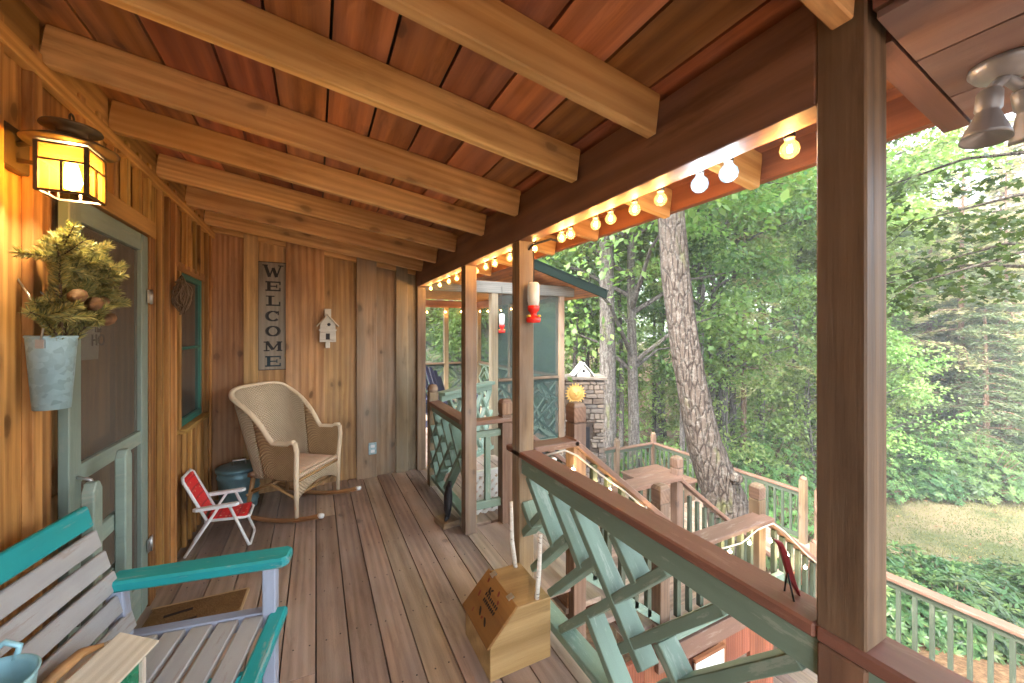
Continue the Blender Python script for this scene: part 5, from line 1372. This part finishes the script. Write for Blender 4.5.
scatter(9, ['under'], 540, 900, 17, 27, .85, 1.3, 'spreading green understory tree in the woods behind the deck', 'understory trees')
scatter(24, ['pole'], 575, 872, 10.5, 21, .75, 1.3, 'slim bare lower forest trunk behind the deck', 'slim forest trunks')
scatter(11, ['broad0','broad1','broad2'], 480, 900, 20, 38, .85, 1.25, 'tall broadleaf forest tree behind the deck', 'broadleaf forest trees')
scatter(13, ['pine0','pine2'], 845, 1090, 15.6, 22, .6, 1.0, 'dense green conifer on the far side of the clearing', 'conifers behind the clearing')
scatter(9, ['pine1'], 840, 1090, 18, 32, .85, 1.2, 'tall pale pine in the forest behind the clearing', 'tall pines behind the clearing')
scatter(8, ['broad1','under'], 860, 1090, 26, 42, .9, 1.2, 'yellow green tree in the far forest', 'far forest trees')
scatter(9, ['broad0','broad1','under'], 330, 520, 11, 24, .8, 1.1, 'green tree seen through the insect screens', 'trees behind the screened porch')
scatter(22, ['bush'], 590, 872, 9.4, 16, .9, 1.9, 'leafy green bush below the lower deck railing', 'bushes behind the deck')
scatter(16, ['bush','rhodo'], 850, 1070, 14.8, 16.2, .9, 1.6, 'low bush along the far edge of the clearing', 'bushes at the clearing edge')
for k in range(34):
    px = rg.uniform(845, 1075); d = rg.uniform(6.4, 8.6); x, y = polar(px, d)
    if x < 6.4: x = 6.4+rg.random()*.6
    plant('rhodo', x, y, rg.uniform(.72,1.02), rg.uniform(0,6.28), 'glossy rhododendron bush just beyond the lower deck railing', 'rhododendrons beyond the railing')
# grass and fallen leaves on the clearing
r_ = np.random.default_rng(4); P_ = []
while len(P_) < 26000:
    zc, xc = r_.uniform(7.5, 15), r_.uniform(6, 25); x, y = xc*.8935+zc*.449, zc*.8935-xc*.449
    if r_.uniform() < lawn(x, y): P_.append((x, y, gz(x, y)+.02))
P_ = np.array(P_); D_ = np.stack([r_.normal(size=len(P_))*.5, r_.normal(size=len(P_))*.5, np.ones(len(P_))], 1); D_ = unit(D_)
M['grass'] = leafmat('grass_blades', (.06,.085,.025), (.12,.13,.05), (.24,.2,.10), .3, .6, .1)
gob = bpy.data.objects.new('lawn_grass', leafmesh('lawn_grass', P_, D_, r_.normal(size=P_.shape), r_.uniform(.04,.11,len(P_)), .02, np.clip(.5+.35*np.sin(P_[:,0]*1.1)*np.cos(P_[:,1]*.9)+r_.normal(size=len(P_))*.2,0,1), M['grass'])); COL.objects.link(gob); tag(gob, 'thin tan green grass on the mown clearing', None, None, 'stuff')
P_ = []
while len(P_) < 5200:
    zc, xc = r_.uniform(7, 18), r_.uniform(2, 26); x, y = xc*.8935+zc*.449, zc*.8935-xc*.449
    if lawn(x, y) < .9 or r_.uniform() < .12: P_.append((x, y, gz(x, y)+.025))
P_ = np.array(P_); a_ = r_.uniform(0, 6.28, len(P_)); D_ = np.stack([np.cos(a_), np.sin(a_), r_.normal(size=len(P_))*.2], 1)
M['litterleaf'] = leafmat('fallen_leaves', (.10,.05,.025), (.22,.12,.06), (.34,.2,.11), .1, .7, .1)
gob = bpy.data.objects.new('leaf_litter', leafmesh('leaf_litter', P_, unit(D_), np.array([0,0,1.])+r_.normal(size=P_.shape)*.3, r_.uniform(.08,.16,len(P_)), .07, r_.uniform(0,1,len(P_)), M['litterleaf'])); COL.objects.link(gob); tag(gob, 'brown fallen leaves under the trees', None, None, 'stuff')
# far woods that read as one mass
fw = MB
cs = []
me_list = [KIND['broad1'].crown, KIND['broad0'].crown]
def merged(name, metas):
    V=[];Tt=[];off=0
    for me_, x, y, z, s, rz in metas:
        n = len(me_.vertices); co = np.empty(n*3, dtype=np.float32); me_.vertices.foreach_get('co', co); co = co.reshape(-1,3)*s
        c_, s_ = math.cos(rz), math.sin(rz); co = np.stack([co[:,0]*c_-co[:,1]*s_+x, co[:,0]*s_+co[:,1]*c_+y, co[:,2]+z], 1); V.append(co)
        r_ = np.empty(n//4, dtype=np.float32); me_.attributes['rnd'].data.foreach_get('value', r_); Tt.append(r_)
    V = np.concatenate(V); T = np.concatenate(Tt); n = len(T)
    me = bpy.data.meshes.new(name); me.vertices.add(4*n); me.vertices.foreach_set('co', V.ravel()); me.loops.add(4*n); me.loops.foreach_set('vertex_index', np.arange(4*n, dtype=np.int32)); me.polygons.add(n); me.polygons.foreach_set('loop_start', np.arange(0,4*n,4,dtype=np.int32))
    at = me.attributes.new('rnd','FLOAT','FACE'); at.data.foreach_set('value', T); me.materials.append(M['leafpale']); me.update(calc_edges=True); return me
metas = []
for k in range(30):
    x, y = polar(300+k*31+rg.uniform(-10,10), rg.uniform(36, 56)); metas.append((rg.choice(me_list), x, y, gz(x,y)-rg.uniform(1,4), rg.uniform(.9,1.3), rg.uniform(0,6.28)))
fwo = bpy.data.objects.new('far_woods', merged('far_woods', metas)); COL.objects.link(fwo); tag(fwo, 'hazy pale green woods far behind the trees', None, None, 'stuff')

# ------------------------------------------------------------------ air
HAZE = .0034
mb = MB(); mb.box(-32, 90, -32, 90, -6.2, 27)
t = NT('air'); p = t.n('ShaderNodeVolumePrincipled', Density=HAZE, Anisotropy=.2); p.inputs['Color'].default_value = (.88,.93,.95,1)
t.l(p.outputs[0], t.out.inputs['Volume'])
tag(mb.build('haze', t.mat), 'thin pale haze in the forest air', None, None, 'stuff')
# ------------------------------------------------------------------ world, sun, camera
w = bpy.data.worlds.new('World'); scene.world = w; w.use_nodes = True
nt = w.node_tree; nt.nodes.clear()
out = nt.nodes.new('ShaderNodeOutputWorld'); bg = nt.nodes.new('ShaderNodeBackground'); sky = nt.nodes.new('ShaderNodeTexSky')
SUN_EL, SUN_AZ = 46, 252     # azimuth clockwise from +Y
sky.sky_type = 'NISHITA'; sky.sun_disc = False; sky.sun_elevation = R(SUN_EL); sky.sun_rotation = R(SUN_AZ); sky.dust_density = 3; sky.air_density = 1.0; sky.ozone_density = .8
hs = nt.nodes.new('ShaderNodeHueSaturation'); hs.inputs['Saturation'].default_value = .45; nt.links.new(sky.outputs[0], hs.inputs['Color']); nt.links.new(hs.outputs[0], bg.inputs[0]); bg.inputs[1].default_value = .15; nt.links.new(bg.outputs[0], out.inputs[0])
sd = bpy.data.lights.new('sun', 'SUN'); sd.energy = 1.0; sd.angle = R(25); sd.color = (1,.95,.87)
so = bpy.data.objects.new('sun', sd); COL.objects.link(so)
az, el = R(SUN_AZ), R(SUN_EL)
dirv = Vector((math.sin(az)*math.cos(el), math.cos(az)*math.cos(el), math.sin(el)))
so.rotation_euler = (-dirv).to_track_quat('-Z','Y').to_euler()
cam = bpy.data.cameras.new('camera'); co = bpy.data.objects.new('camera', cam); COL.objects.link(co)
cam.sensor_width = 36; cam.lens = 390/1024*36; cam.clip_end = 500; cam.clip_start = .02
cam.shift_y = -8.5/1024
co.location = (0,0,1.52); co.rotation_euler = (R(90),0,-math.atan((512-316)/390)); scene.camera = co
scene.view_settings.view_transform = 'Standard'; scene.view_settings.look = 'None'; scene.view_settings.gamma = 1; scene.view_settings.use_curve_mapping = False
scene.view_settings.exposure = 3.8
scene.cycles.use_denoising = True
scene.cycles.max_bounces = 7; scene.cycles.diffuse_bounces = 5; scene.cycles.glossy_bounces = 3; scene.cycles.volume_bounces = 0; scene.cycles.transparent_max_bounces = 10; scene.cycles.use_adaptive_sampling = True; scene.cycles.adaptive_threshold = .02; scene.cycles.sample_clamp_indirect = 6
